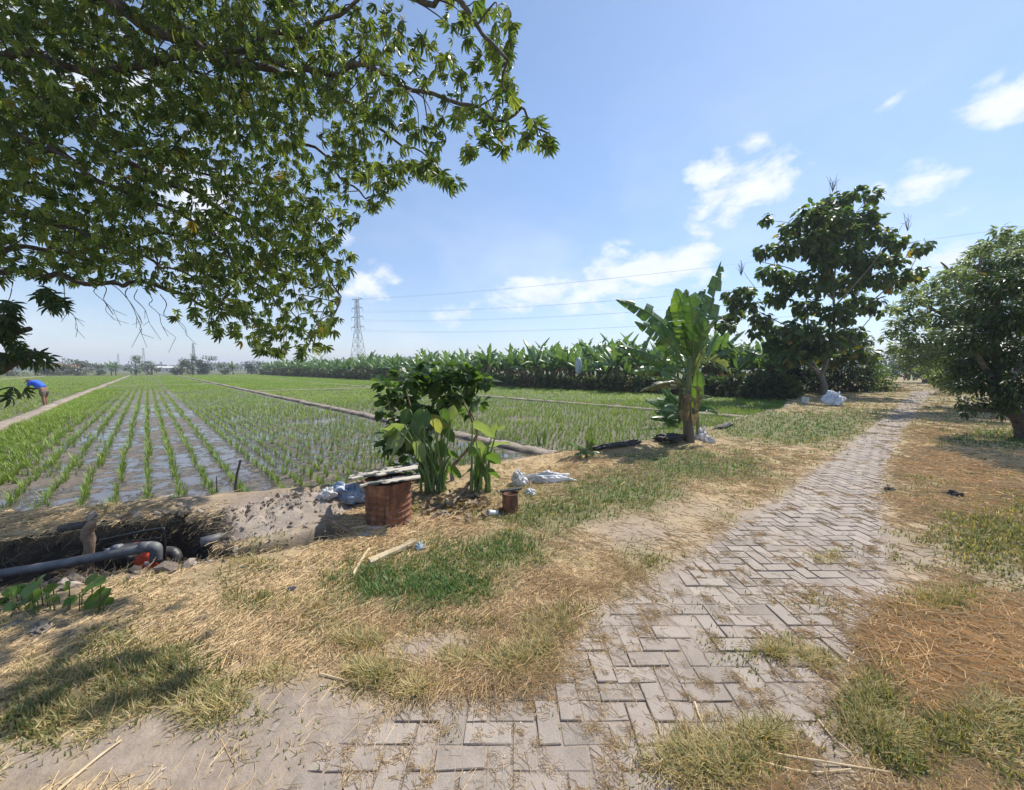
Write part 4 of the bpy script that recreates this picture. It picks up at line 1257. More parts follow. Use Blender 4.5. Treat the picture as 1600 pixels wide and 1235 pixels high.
def build_right_trees():
    base = gpt(1606, 688); Y = base[1]
    t = thing('tree', 'dark bushy tree with slanting trunk at the path\'s right edge', 'tree', base)
    W = lambda px, py, dy=0.0: pt(px, py, Y + dy) - base
    mb = MB()
    for P, r0, r1 in [([(0, 0, -.2), W(1598, 665), W(1582, 640), W(1568, 620), W(1560, 580), W(1556, 520), W(1560, 450)], .17, .04), ([W(1578, 635), W(1555, 600), W(1530, 560), W(1510, 520)], .08, .03),
                      ([W(1590, 655), W(1560, 642, -.1), W(1530, 640, -.2), W(1510, 632, -.3)], .04, .012), ([W(1600, 668), W(1610, 620, .3), W(1640, 560, .5)], .1, .04), ([W(1566, 610), W(1600, 560, .5), W(1640, 500, .6)], .08, .03)]:
        pts = bez(P, 5); mb.tube(pts, list(np.linspace(r0, r1, len(pts))), 8, jit=.06)
    mb.build('trunk', M['bark_dark'], t, True)
    L = [(1560, 445, 36), (1600, 440, 40), (1530, 480, 36), (1580, 500, 45), (1515, 530, 38), (1560, 550, 46), (1610, 560, 50), (1510, 575, 30), (1545, 595, 34), (1590, 605, 38), (1518, 630, 22), (1500, 600, 14), (1548, 632, 14),
         (1575, 632, 20), (1650, 480, 60), (1680, 560, 60), (1640, 610, 40), (1700, 620, 40), (1512, 644, 9), (1560, 648, 8), (1500, 560, 22), (1540, 440, 22), (1590, 405, 20), (1630, 650, 20)]
    crown_leaves([(x, y, z, q * .78) for (x, y, z, q) in px_clumps(L, Y, base, .9) ], 3600, .15, (0.022, 0.048, 0.014), (0.05, 0.085, 0.024), .004, M['leaf_dark'], t, NARROW, droop=.6)
    base = np.array([*pt(1560, 640, 14.5)[:2], 0]); base[2] = hz(base[0], base[1])
    Y = base[1]
    t = thing('tree', 'taller wind-bent pale green tree behind the dark bushy one', 'tree', base)
    W = lambda px, py, dy=0.0: pt(px, py, Y + dy) - base
    mb = MB()
    for P, r0, r1 in [([(0, 0, -.2), W(1555, 590), W(1550, 520), W(1560, 450), W(1575, 390)], .22, .04), ([W(1552, 560), W(1500, 510), W(1450, 480), W(1415, 470)], .1, .02), ([W(1550, 520), W(1510, 460), W(1480, 420), W(1470, 410)], .08, .02),
                      ([W(1550, 500), W(1530, 430), W(1545, 380), W(1580, 362)], .07, .02), ([W(1555, 580), W(1500, 560), W(1440, 545), W(1400, 530)], .08, .02), ([W(1558, 470), W(1600, 420), W(1640, 390)], .08, .03)]:
        pts = bez(P, 5); mb.tube(pts, list(np.linspace(r0, r1, len(pts))), 8, jit=.06)
    mb.build('trunk', M['bark'], t, True)
    L = [(1580, 372, 18), (1548, 382, 20), (1530, 395, 18), (1600, 385, 30), (1570, 410, 34), (1520, 420, 28), (1495, 430, 22), (1540, 440, 36), (1600, 440, 40), (1480, 450, 24), (1455, 462, 22), (1430, 470, 18), (1412, 480, 14),
         (1505, 470, 36), (1460, 495, 30), (1425, 500, 22), (1400, 515, 16), (1490, 520, 36), (1440, 530, 30), (1405, 545, 18), (1470, 555, 30), (1430, 560, 22), (1385, 528, 10), (1500, 560, 36), (1540, 500, 45), (1640, 420, 50),
         (1650, 480, 60), (1475, 585, 26), (1450, 575, 16), (1500, 600, 26), (1540, 560, 40), (1600, 540, 50), (1392, 480, 10), (1420, 455, 9)]
    L += [(1395 + 26 * rr(0, 1), 470 + rr(-15, 80), rr(6, 11)) for _ in range(8)] + [(1430 + k * 17 + rr(-6, 6), 455 - k * 11 + rr(-10, 6), rr(7, 12)) for k in range(9)]
    crown_leaves([(x, y, z, q * .74) for (x, y, z, q) in px_clumps(L, Y, base, 1.2)], 1350, .25, (0.11, 0.165, 0.08), (0.21, 0.265, 0.14), .0, M['leaf'], t, NARROW, droop=.3)
    # trees and bushes closing the view along the path
    for (px, py0, Yk, L, sz, ca, cb, lab, trunk) in [
        (1445, 596, 42, [(1445, 560, 18), (1425, 568, 15), (1465, 555, 20), (1440, 545, 14), (1455, 578, 16), (1410, 572, 12), (1428, 582, 11), (1475, 540, 18), (1470, 575, 16), (1415, 556, 10)], .45, (0.035, 0.07, 0.03), (0.06, 0.10, 0.04), 'bluish distant tree closing the far end of the path', True),
        (1500, 598, 32, [(1500, 560, 24), (1520, 575, 22), (1480, 580, 16), (1530, 550, 24)], .4, (0.03, 0.06, 0.02), (0.055, 0.09, 0.03), 'dark tree behind the parked motorcycles', True),
        (1398, 596, 75, [(1395, 572, 11), (1405, 564, 11), (1385, 575, 10), (1418, 570, 11), (1372, 578, 9), (1400, 582, 10), (1430, 575, 12), (1386, 558, 9), (1400, 552, 10), (1412, 548, 10), (1376, 566, 9)], .7, (0.04, 0.075, 0.035), (0.065, 0.105, 0.05), 'far rounded tree seen between the hedge and the path', True),
        (1460, 603, 24, [(1460, 592, 8), (1470, 588, 9), (1480, 594, 10), (1492, 596, 10), (1465, 598, 7), (1500, 605, 12), (1478, 604, 9)], .22, (0.05, 0.08, 0.02), (0.13, 0.13, 0.035), 'yellowish bush beside the path\'s far right edge', False)]:
        b = np.array([*pt(px, py0, Yk)[:2], 0.0])
        t = thing('tree' if trunk else 'bush', lab, 'tree' if trunk else 'bush', b)
        cl = px_clumps(L, Yk, b, .05 * Yk)
        if trunk:
            mb = MB(); c0 = np.array(cl[0][:3])
            mb.tube(bez([(0, 0, -.2), (.1, 0, c0[2] * .4), tuple(c0)], 5), list(np.linspace(.012 * Yk * .5 + .05, .05, 11)), 7); mb.build('trunk', M['bark_dark'], t, True)
        crown_leaves(cl, 40 / (sz * sz) * .6, sz, ca, cb, .01, M['leaf'], t, LEAF5)
    # hedge bushes behind the teak
    for (px, py0, Yk, L, sz, ca, cb, lab) in [
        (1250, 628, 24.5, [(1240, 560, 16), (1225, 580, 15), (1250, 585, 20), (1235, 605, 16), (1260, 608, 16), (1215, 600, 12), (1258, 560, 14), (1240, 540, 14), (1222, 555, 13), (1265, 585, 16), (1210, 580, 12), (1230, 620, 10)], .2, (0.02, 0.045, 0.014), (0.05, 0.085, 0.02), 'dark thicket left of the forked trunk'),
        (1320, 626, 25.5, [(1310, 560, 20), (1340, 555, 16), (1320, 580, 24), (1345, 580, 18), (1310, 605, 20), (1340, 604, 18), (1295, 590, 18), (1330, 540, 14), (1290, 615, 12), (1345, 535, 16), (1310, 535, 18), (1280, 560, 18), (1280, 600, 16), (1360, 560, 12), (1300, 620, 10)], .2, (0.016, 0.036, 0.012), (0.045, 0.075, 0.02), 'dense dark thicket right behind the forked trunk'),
        (1372, 618, 26, [(1366, 570, 10), (1375, 580, 12), (1362, 590, 14), (1385, 590, 12), (1370, 604, 13), (1390, 604, 10), (1355, 600, 12), (1358, 575, 9)], .18, (0.06, 0.12, 0.02), (0.13, 0.21, 0.035), 'bright green sunlit bush at the hedge\'s right end'),
        (1185, 632, 22, [(1185, 590, 13), (1170, 600, 12), (1195, 608, 12), (1160, 612, 9), (1205, 590, 12), (1180, 618, 9)], .2, (0.03, 0.06, 0.02), (0.06, 0.10, 0.03), 'low leafy bush at the plantation corner behind the tall banana')]:
        b = np.array([*pt(px, py0, Yk)[:2], 0.0]); b[2] = hz(b[0], b[1])
        t = thing('bush', lab, 'bush', b)
        cl = px_clumps(L, Yk, b, .7)
        mb = MB()
        for (x, y, z, r_) in cl:
            mb.tube(bez([(x * .5 + rr(-.2, .2), y * .5, -.1), (x * .8, y * .8, max(.1, z * .5)), (x, y, z)], 3), [.03, .028, .025, .022, .018, .014, .01], 5)
        mb.build('stem', M['bark_dark'], t)
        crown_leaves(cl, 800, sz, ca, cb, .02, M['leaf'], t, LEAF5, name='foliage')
build_right_trees()

# ------------------------------------------------------------------ overhanging kapok
CANOPY = [(-420, -420), (300, -500), (700, -420), (830, -250), (800, 0), (806, 60), (812, 130), (800, 190), (862, 205), (866, 238), (820, 232), (770, 215), (742, 250), (716, 292), (690, 298), (650, 285), (612, 310), (570, 330),
          (558, 370), (545, 425), (515, 465), (528, 520), (500, 545), (450, 558), (400, 550), (345, 528), (285, 495), (300, 470), (250, 455), (190, 440), (130, 445), (60, 432), (0, 440), (-420, 470)]
def build_kapok():
    TX, TY = -7.2, 4.3
    base = np.array([TX, TY, 0.0]); base[2] = hz(TX, TY)
    root = thing('kapok_tree', 'great overhanging tree with long level branches and drooping leaf clusters, filling the upper left', 'tree', base)
    B = lambda px, py, Y: pt(px, py, Y) - base
    trunk = MB()
    trunk.tube(bez([(0, 0, -.3), (0.02, .02, 1.2), (-.05, .05, 3.0), (.05, .1, 5.0), (0, .2, 8.0), (.1, .1, 10.5)], 5), list(np.linspace(.34, .08, 26)), 14, jit=.04)
    trunk.build('trunk', M['bark'], root, True)
    br = MB()
    starts = lambda z: np.array([0.0, 0.1, z])
    mains = [
        ([starts(4.6), B(-60, 100, 4.6), B(120, 99, 4.7), B(300, 98, 4.8), B(440, 97, 4.7), B(560, 117, 4.3), B(700, 152, 3.9), B(800, 185, 3.55), B(862, 207, 3.4)], .055, .006),
        ([starts(5.6), B(-80, -60, 4.4), B(150, 0, 4.4), B(270, 52, 4.5), B(330, 85, 4.6), B(430, 105, 4.8), B(520, 145, 5.0), B(600, 205, 5.2), B(690, 270, 5.2)], .09, .007),
        ([starts(4.2), B(-60, 80, 5.0), B(60, 160, 5.1), B(200, 250, 5.2), B(330, 325, 5.3), B(450, 385, 5.3), B(520, 440, 5.2), B(524, 500, 5.0)], .06, .006),
        ([starts(2.9), B(-60, 425, 5.0), B(50, 433, 5.2), B(150, 437, 5.3), B(240, 452, 5.4), B(330, 475, 5.4), B(400, 510, 5.4), B(450, 545, 5.3)], .05, .005),
        ([starts(3.4), B(-60, 400, 5.4), B(100, 388, 5.6), B(250, 372, 5.8), B(400, 400, 5.9), B(500, 455, 5.9), B(540, 420, 5.7)], .045, .006),
        ([starts(3.8), B(-60, 210, 4.6), B(80, 240, 4.7), B(200, 300, 4.9), B(330, 370, 5.2), B(420, 460, 5.4), B(480, 520, 5.4)], .05, .006),
        ([starts(5.0), B(-60, 30, 5.6), B(150, 60, 5.7), B(350, 140, 5.8), B(480, 230, 5.8), B(560, 300, 5.7), B(600, 300, 5.6)], .05, .006),
        ([starts(5.3), B(-60, -20, 5.0), B(200, 20, 5.0), B(350, 70, 5.0), B(460, 60, 4.6), B(540, 10, 4.2), B(600, -80, 3.9)], .05, .012),
        ([starts(6.0), B(0, -250, 4.6), B(250, -200, 4.5), B(450, -80, 4.3), B(600, -30, 4.0), B(700, 10, 3.6), B(780, 75, 3.3), B(790, 140, 3.2)], .06, .006),
        ([starts(6.4), B(-100, -400, 4.0), B(200, -360, 3.9), B(500, -300, 3.7), B(700, -200, 3.6), B(800, -130, 3.5)], .06, .008),
        ([starts(4.4), B(-60, 150, 6.1), B(120, 200, 6.2), B(300, 260, 6.3), B(450, 300, 6.3), B(540, 370, 6.2)], .045, .006),
        ([starts(2.6), B(-60, 470, 4.8), B(10, 495, 4.9), B(40, 520, 4.9)], .03, .006),
        ([starts(3.2), B(-60, 330, 4.8), B(60, 350, 4.9), B(200, 390, 5.0), B(300, 440, 5.1), B(370, 480, 5.1)], .04, .005),
    ]
    paths = []
    for P, r0, r1 in mains:
        pts = bez(P, 7); ph = rr(0, 6)
        pts = [p_ + np.array([.03 * sin(1.1 * i_ + ph), .07 * sin(.8 * i_ + 2 * ph), .035 * sin(1.3 * i_ + 3 * ph) + .05 * sin(.45 * i_ + ph)]) * min(1, i_ / 8) for i_, p_ in enumerate(pts)]
        paths.append(np.array(pts))
        br.tube(pts, list(np.linspace(r0, r1, len(pts))), 8, jit=.06)
    allp = np.concatenate([p[8:] for p in paths]); allfrom = np.concatenate([np.maximum(np.roll(p, 2, 0)[8:], -99) for p in paths])
    # leaf cluster positions through the depth of the crown
    r = RNG
    cand = 58000
    px = r.uniform(-420, 880, cand); py = r.uniform(-480, 560, cand)
    ok = in_poly(CANOPY, px, py)
    px, py = px[ok], py[ok]
    # ragged: thinner towards the outer rim, clumped in between
    rim, _ = seg_dist(CANOPY, px, py, True)
    right = sstep(420, 700, px)
    clump = fbm(px / 55, py / 38, 401, 3)
    off = (px < -40) | (py < -60)
    dens = np.where(off, .34, .66 * (1 - .80 * right)) * sstep(.30, .58, clump + .13 * (1 - right)) * (.45 + .55 * sstep(0, 40, rim))
    dens = dens * np.where((py > 455) & (px < 280), .35, 1) * np.where((py > 440), .75, 1)
    k = r.random(len(px)) < dens
    px, py, right = px[k], py[k], right[k]
    Yd = r.uniform(4.1, 6.4, len(px)) * (1 - right) + (r.uniform(3.3, 4.6, len(px)) - .2 * sstep(700, 860, px)) * right
    Yd = np.where(py > 380, Yd * .95 + .3, Yd)
    d = np.stack([(px - 800) / F_PX, FW[1] + UPV[1] * (617.5 - py) / F_PX, FW[2] + UPV[2] * (617.5 - py) / F_PX], -1)
    P = d * (Yd / d[:, 1])[:, None] + np.array([0, 0, EYE]) - base
    # pull every leaf towards its branch so that foliage follows the limbs
    near = np.empty(len(P), int)
    for i in range(0, len(P), 2000):
        q = P[i:i + 2000]
        near[i:i + 2000] = np.argmin(((q[:, None] - allp[None]) ** 2).sum(-1), 1)
    A = allp[near]
    f = np.where(np.linalg.norm(P - A, axis=1) > .9, .15, 0)[:, None]
    P = P * (1 - f) + A * f
    # side twigs: a few from each stretch of branch, ending among the leaves
    tw = MB()
    short = np.where(np.linalg.norm(P - A, axis=1) < .75)[0]
    for i in r.choice(short, min(650, len(short)), replace=False):
        a = allfrom[near[i]]; b = P[i]
        m = (a + b) / 2 + np.array([rr(-.09, .09), rr(-.09, .09), rr(0, .14)])
        tw.tube(bez([a, m, b], 3), [.009, .008, .007, .006, .005, .004, .003], 5)
    # leafless hanging twigs low on the left
    leafy = tw; tw = MB()
    for (x0, y0) in [(60, 440), (100, 440), (150, 440), (175, 445), (200, 450), (230, 455), (130, 440), (20, 440), (250, 460), (215, 452)]:
        Yk = rr(5.0, 5.4); tw = MB()
        q = [B(x0, y0, Yk)]
        for s in range(5):
            x0 += rr(-8, 22); y0 += rr(6, 20); q.append(B(x0, y0, Yk + rr(-.06, .06)))
            if s > 1: tw.tube([q[-1], B(x0 + rr(-20, 25), y0 + rr(5, 30), Yk)], [.003, .002], 4)
        tw.tube(bez(q, 3), list(np.linspace(.006, .002, 16)), 4)
        tw.build('bare_twig', M['bark_dark'], root)
    br.build('branch', M['bark_dark'], root, True)
    leafy.build('twig', M['bark_dark'], root)['kind'] = 'stuff'
    # hand placed outer sprays
    sprays = [(835, 190), (822, 215), (850, 215), (858, 222), (795, 205), (790, 230), (765, 215), (735, 245), (732, 235), (760, 190), (740, 170), (715, 180), (700, 280), (705, 290), (712, 285), (690, 270), (665, 262), (650, 268), (672, 250), (645, 255), (625, 262),
              (610, 290), (605, 310), (585, 315), (575, 325), (555, 345), (548, 400), (540, 425), (535, 440), (525, 465), (525, 500), (520, 520), (505, 540), (470, 550), (440, 552), (428, 548), (410, 545), (392, 532), (365, 520), (348, 522), (330, 508), (300, 490), (278, 492),
              (800, 130), (798, 90), (795, 40), (805, 160), (790, 175), (780, 110), (770, 60), (785, 140), (775, 85), (760, 20), (745, 100), (800, 60), (730, 60), (700, 40), (690, 90), (720, 120), (660, 60), (640, 110), (620, 60), (660, 130), (600, 30), (580, 90), (550, 60)]
    sp = []
    for (x, y) in sprays:
        for _ in range(4): sp.append(pt(x + rr(-7, 7), y + rr(-9, 4), 3.4 + (862 - x) / 300 * 1.0 + rr(-.2, .2) if x > 560 else 5.2 + rr(-.2, .2)) - base)
    nf = len(P)
    P = np.concatenate([P, np.array(sp)])
    n = len(P)
    yaw = r.uniform(0, 2 * pi, n)
    R = rot(yaw, r.normal(-.95, .35, n), r.normal(0, .35, n))
    s = .075 + .085 * r.random(n) ** 1.3
    s[nf:] = r.uniform(.10, .17, n - nf)
    col = leafcol(n, (0.06, 0.11, 0.022), (0.18, 0.225, 0.055), .008, .4)
    for kk in range(2):
        sel = (np.arange(n) % 2) == kk
        scatter('crown', palmate(6 + kk, 1.9 - .35 * kk, .75), P[sel], R[sel], s[sel], col[sel], M['leaf'], root)
    # low shoot with a sawn stub at the frame's left edge
    mb = MB()
    q = bez([(0.1, 0, .9), B(-60, 610, 4.6), B(0, 578, 4.5), B(30, 560, 4.45), B(48, 553, 4.4)], 4); mb.tube(q, list(np.linspace(.07, .045, len(q))), 9)
    q = bez([(0.1, 0, 1.5), B(-60, 545, 4.6), B(0, 530, 4.5), B(25, 520, 4.45), B(46, 514, 4.4)], 4); mb.tube(q, list(np.linspace(.05, .028, len(q))), 9)
    mb.build('branch', M['bark_dark'], root, True)
    pp = []
    for (x, y, c) in [(10, 500, 14), (25, 545, 12), (5, 560, 14), (40, 552, 10), (65, 556, 7), (15, 480, 10), (5, 520, 12), (75, 558, 4), (90, 470, 12), (70, 455, 12), (12, 614, 3), (34, 617, 2)]:
        for _ in range(c): pp.append(pt(x + rr(-14, 14), y + rr(-10, 10), rr(4.2, 4.7)) - base)
    pp = np.array(pp); m = len(pp)
    scatter('crown', palmate(6, 2.2, .6), pp, rot(r.uniform(0, 6.28, m), r.normal(-.7, .4, m), r.normal(0, .3, m)), r.uniform(.12, .19, m), leafcol(m, (0.03, 0.06, 0.018), (0.06, 0.095, 0.025)), M['leaf'], root)
build_kapok()

# ------------------------------------------------------------------ bush and large leaved plants by the drum
def big_leaf(mb, A, T, w, side, col, cup=.2, n=7):
    """broad leaf blade from its stalk end A to its tip T"""
    A, T, side = map(lambda p: np.array(p, float), (A, T, side))
    ax = T - A; L = np.linalg.norm(ax); t = ax / L
    s = nrmz(side - t * np.dot(side, t)); nm = np.cross(s, t)
    V, F = [], []
    for i in range(n + 1):
        q = i / n
        W = w * (max(0, sin(pi * min(1, (q * .92 + .09))) ** .75)) * (1.15 - .35 * q)
        c = A + ax * q - nm * L * .16 * q * q
        wv = .05 * L * sin(q * 9 + w * 50)
        V += [c - s * W + nm * (cup * W + wv), c - s * W * .5 + nm * cup * W * .25, c, c + s * W * .5 + nm * cup * W * .25, c + s * W + nm * (cup * W - wv)]
    for i in range(n):
        for k in range(4): F.append((i * 5 + k, i * 5 + k + 1, i * 5 + 6 + k, i * 5 + 5 + k))
    mb.add(V, F, col)
def build_taro():
    for (bx, by, lab, leaves, blades, seed) in [
        (678, 770, 'large elephant-ear plant with pale wilting leaves right beside the rusty drum',
         [((640, 668), (600, 722), .115, (.5, .3, .8), 0), ((632, 664), (596, 676), .07, (.2, -.6, .7), 0), ((652, 668), (638, 706), .09, (1, -.2, .2), 0), ((662, 640), (655, 672), .085, (1, .2, 0), 1), ((640, 640), (628, 665), .06, (1, .3, 0), 1),
          ((704, 664), (672, 652), .08, (.2, -.5, .8), 2), ((706, 655), (708, 633), .06, (1, -.2, 0), 0), ((694, 672), (712, 690), .07, (.7, -.5, .6), 1), ((684, 690), (694, 715), .07, (1, -.3, 0), 1), ((668, 700), (650, 725), .06, (.8, .3, .3), 1),
          ((690, 705), (720, 712), .05, (.2, -.5, .8), 1), ((700, 730), (722, 745), .05, (.4, -.4, .8), 1), ((622, 672), (606, 705), .08, (.8, -.4, .4), 0), ((615, 668), (594, 690), .06, (.4, -.6, .6), 0), ((650, 690), (662, 722), .07, (1, -.3, 0), 0), ((676, 656), (690, 676), .06, (.8, -.5, .4), 2),
          ((668, 715), (690, 740), .06, (.5, -.5, .7), 1), ((640, 712), (622, 735), .05, (.6, -.5, .6), 1), ((655, 650), (640, 690), .08, (1, -.4, .2), 0), ((690, 640), (702, 662), .06, (1, -.5, .2), 1)], 9, 1),
        (752, 768, 'smaller elephant-ear plant with upright pale leaves left of the white sacks',
         [((738, 662), (776, 680), .065, (.1, -.6, .8), 0), ((770, 680), (775, 662), .035, (1, -.2, 0), 0), ((776, 672), (792, 664), .02, (.2, -.3, 1), 0), ((764, 698), (796, 688), .04, (.2, -.7, .6), 0), ((758, 712), (784, 722), .08, (.3, -.6, .7), 1),
          ((750, 700), (748, 730), .06, (1, .2, 0), 1), ((742, 700), (732, 712), .04, (1, .2, .3), 1), ((762, 735), (782, 745), .04, (.3, -.5, .8), 1), ((744, 690), (760, 715), .06, (1, -.4, .2), 0), ((736, 730), (722, 748), .04, (.6, -.4, .6), 1)], 7, 2)]:
        b = gpt(bx, by); Y = b[1]
        t = thing('elephant_ear', lab, 'plant', b)
        W = lambda p, dy=0.0: pt(p[0], p[1], Y + dy) - b
        cols = [(0.20, 0.27, 0.11), (0.09, 0.165, 0.04), (0.25, 0.27, 0.08)]
        st = MB()
        r = np.random.default_rng(seed)
        for (A, T, w, side, ci) in leaves:
            dy = r.uniform(-.35, .3)
            mb = MB(); c = np.array(cols[ci]) * r.uniform(.85, 1.15)
            big_leaf(mb, W(A, dy), W(T, dy + r.uniform(-.12, .05)), w * 1.3, side, c)
            mb.build('leaf', M['leaf'], t, True)
            s0 = np.array([r.uniform(-.15, .15), r.uniform(-.1, .1), -.03])
            e = W(A, dy)
            st.tube(bez([s0, s0 * .62 + e * .38 + np.array([0, 0, .12]), e], 5), list(np.linspace(.018, .008, 11)), 7, (0.13, 0.20, 0.06))
        st.build('stem', M['stem'], t, True)
        for i in range(blades):
            mb = MB()
            x = bx + r.uniform(-62, 62) * (1 if seed == 1 else .6); yb = by - r.uniform(22, 82)
            p0 = np.array([r.uniform(-.1, .12), r.uniform(-.1, .1), 0])
            p2 = W((x + r.uniform(-14, 14), yb), r.uniform(-.3, .25))
            banana_leaf(mb, p0, p0 * .6 + p2 * .4 + np.array([0, 0, .16]), p2, r.uniform(.018, .042), 9, 0, r, .25, (1, r.uniform(-.6, .6), 0), (0.06, 0.14, 0.03), (0.13, 0.22, 0.05), .006)
            mb.build('leaf', M['banana_leaf'], t)
    # the bush behind
    b = np.array([*pt(690, 745, 5.35)[:2], 0.0]); b[2] = hz(b[0], b[1])
    t = thing('bush', 'dark leafy wind-blown bush standing behind the drum and the elephant-ear plant', 'bush', b)
    Y = b[1]
    L = [(610, 600, 15), (640, 590, 20), (680, 592, 22), (720, 590, 20), (745, 600, 14), (605, 630, 14), (640, 620, 24), (690, 622, 26), (730, 618, 18), (615, 655, 16), (650, 650, 20), (608, 680, 12), (690, 605, 24), (748, 625, 11), (735, 640, 9),
         (665, 580, 14), (700, 578, 12), (628, 672, 14), (670, 645, 18), (755, 590, 8), (600, 610, 8), (660, 672, 14)]
    cl = [(x + rr(-.08, .08), y, z + rr(-.07, .07), q * rr(.75, 1.1)) for (x, y, z, q) in px_clumps(L + [(590, 600, 6), (768, 596, 6), (625, 575, 9), (735, 578, 9), (592, 640, 8), (600, 690, 9), (612, 700, 13), (635, 690, 15), (655, 700, 13), (628, 722, 11), (672, 680, 13), (700, 660, 12), (645, 735, 9)], Y, b, .45)]
    mb = MB()
    for P in [[(0, 0, -.1), pt(742, 690, Y) - b, pt(738, 660, Y) - b, pt(720, 620, Y) - b], [(.05, 0, -.1), pt(745, 680, Y) - b, pt(735, 640, Y) - b, pt(745, 600, Y) - b], [(-.1, 0, -.1), pt(660, 690, Y) - b, pt(640, 630, Y) - b, pt(630, 595, Y) - b],
              [(-.1, 0, -.1), pt(640, 700, Y) - b, pt(615, 655, Y) - b, pt(606, 625, Y) - b], [(0, 0, -.1), pt(690, 690, Y) - b, pt(690, 630, Y) - b, pt(680, 590, Y) - b]]:
        pts = bez(P, 5); mb.tube(pts, list(np.linspace(.022, .008, len(pts))), 6)
    mb.build('stem', M['wood'], t, True)
    crown_leaves(cl, 2100, .155, (0.035, 0.085, 0.02), (0.085, 0.15, 0.036), .0, M['leaf'], t, droop=.25, name='foliage')
build_taro()

# ------------------------------------------------------------------ drum, sheets, sacks and litter
def lathe(mb, prof, n, col=(1, 1, 1), wob=0.0):
    V, F = [], []
    for j, (r_, z) in enumerate(prof):
        for k in range(n):
            a = 2 * pi * k / n
            q = r_ * (1 + wob * sin(3 * a + j * .4) + wob * .6 * sin(7 * a + j))
            V.append((q * cos(a), q * sin(a), z))
    for j in range(len(prof) - 1):
        for k in range(n):
            k2 = (k + 1) % n
            F.append((j * n + k, j * n + k2, (j + 1) * n + k2, (j + 1) * n + k))
    mb.add(V, F, col)
def crumple(mb, size, seed, rough=.35, n=56, m=30, flat=.25):
    """a crumpled heap of sheeting: pinched folds over a flattened lump"""
    V, F = [], []
    for j in range(m + 1):
        th = pi * j / m
        for k in range(n):
            a = 2 * pi * k / n
            x, y, z = sin(th) * cos(a), sin(th) * sin(a), cos(th)
            f1 = abs(2 * float(fbm(x * 2.1 + 5, y * 2.1 + z * 1.7, seed, 2)) - 1); f2 = abs(2 * float(fbm(x * 5 + z * 3, y * 5, seed + 5, 2)) - 1)
            q = 1 - rough * (1 - f1 * 2) * .8 - rough * .35 * (1 - f2 * 2)
            zz = z * q * size[2]
            if zz < -flat * size[2]: zz = -flat * size[2]
            V.append((x * q * size[0], y * q * size[1], zz))
    for j in range(m):
        for k in range(n):
            k2 = (k + 1) % n
            F.append((j * n + k, (j + 1) * n + k, (j + 1) * n + k2, j * n + k2))
    mb.add(V, F)
def heap(name, px, py, size, seed, mat, label, cat, rz=0.0, rough=.35, lift=None):
    b = gpt(px, py)
    mb = MB(); crumple(mb, size, seed, rough)
    o = mb.build(name, mat, None, True)
    b[2] = hz(b[0], b[1])
    o.location = (b[0], b[1], b[2] + (size[2] * .2 if lift is None else lift)); o.rotation_euler = (0, 0, rz)
    return tag(o, label, cat)

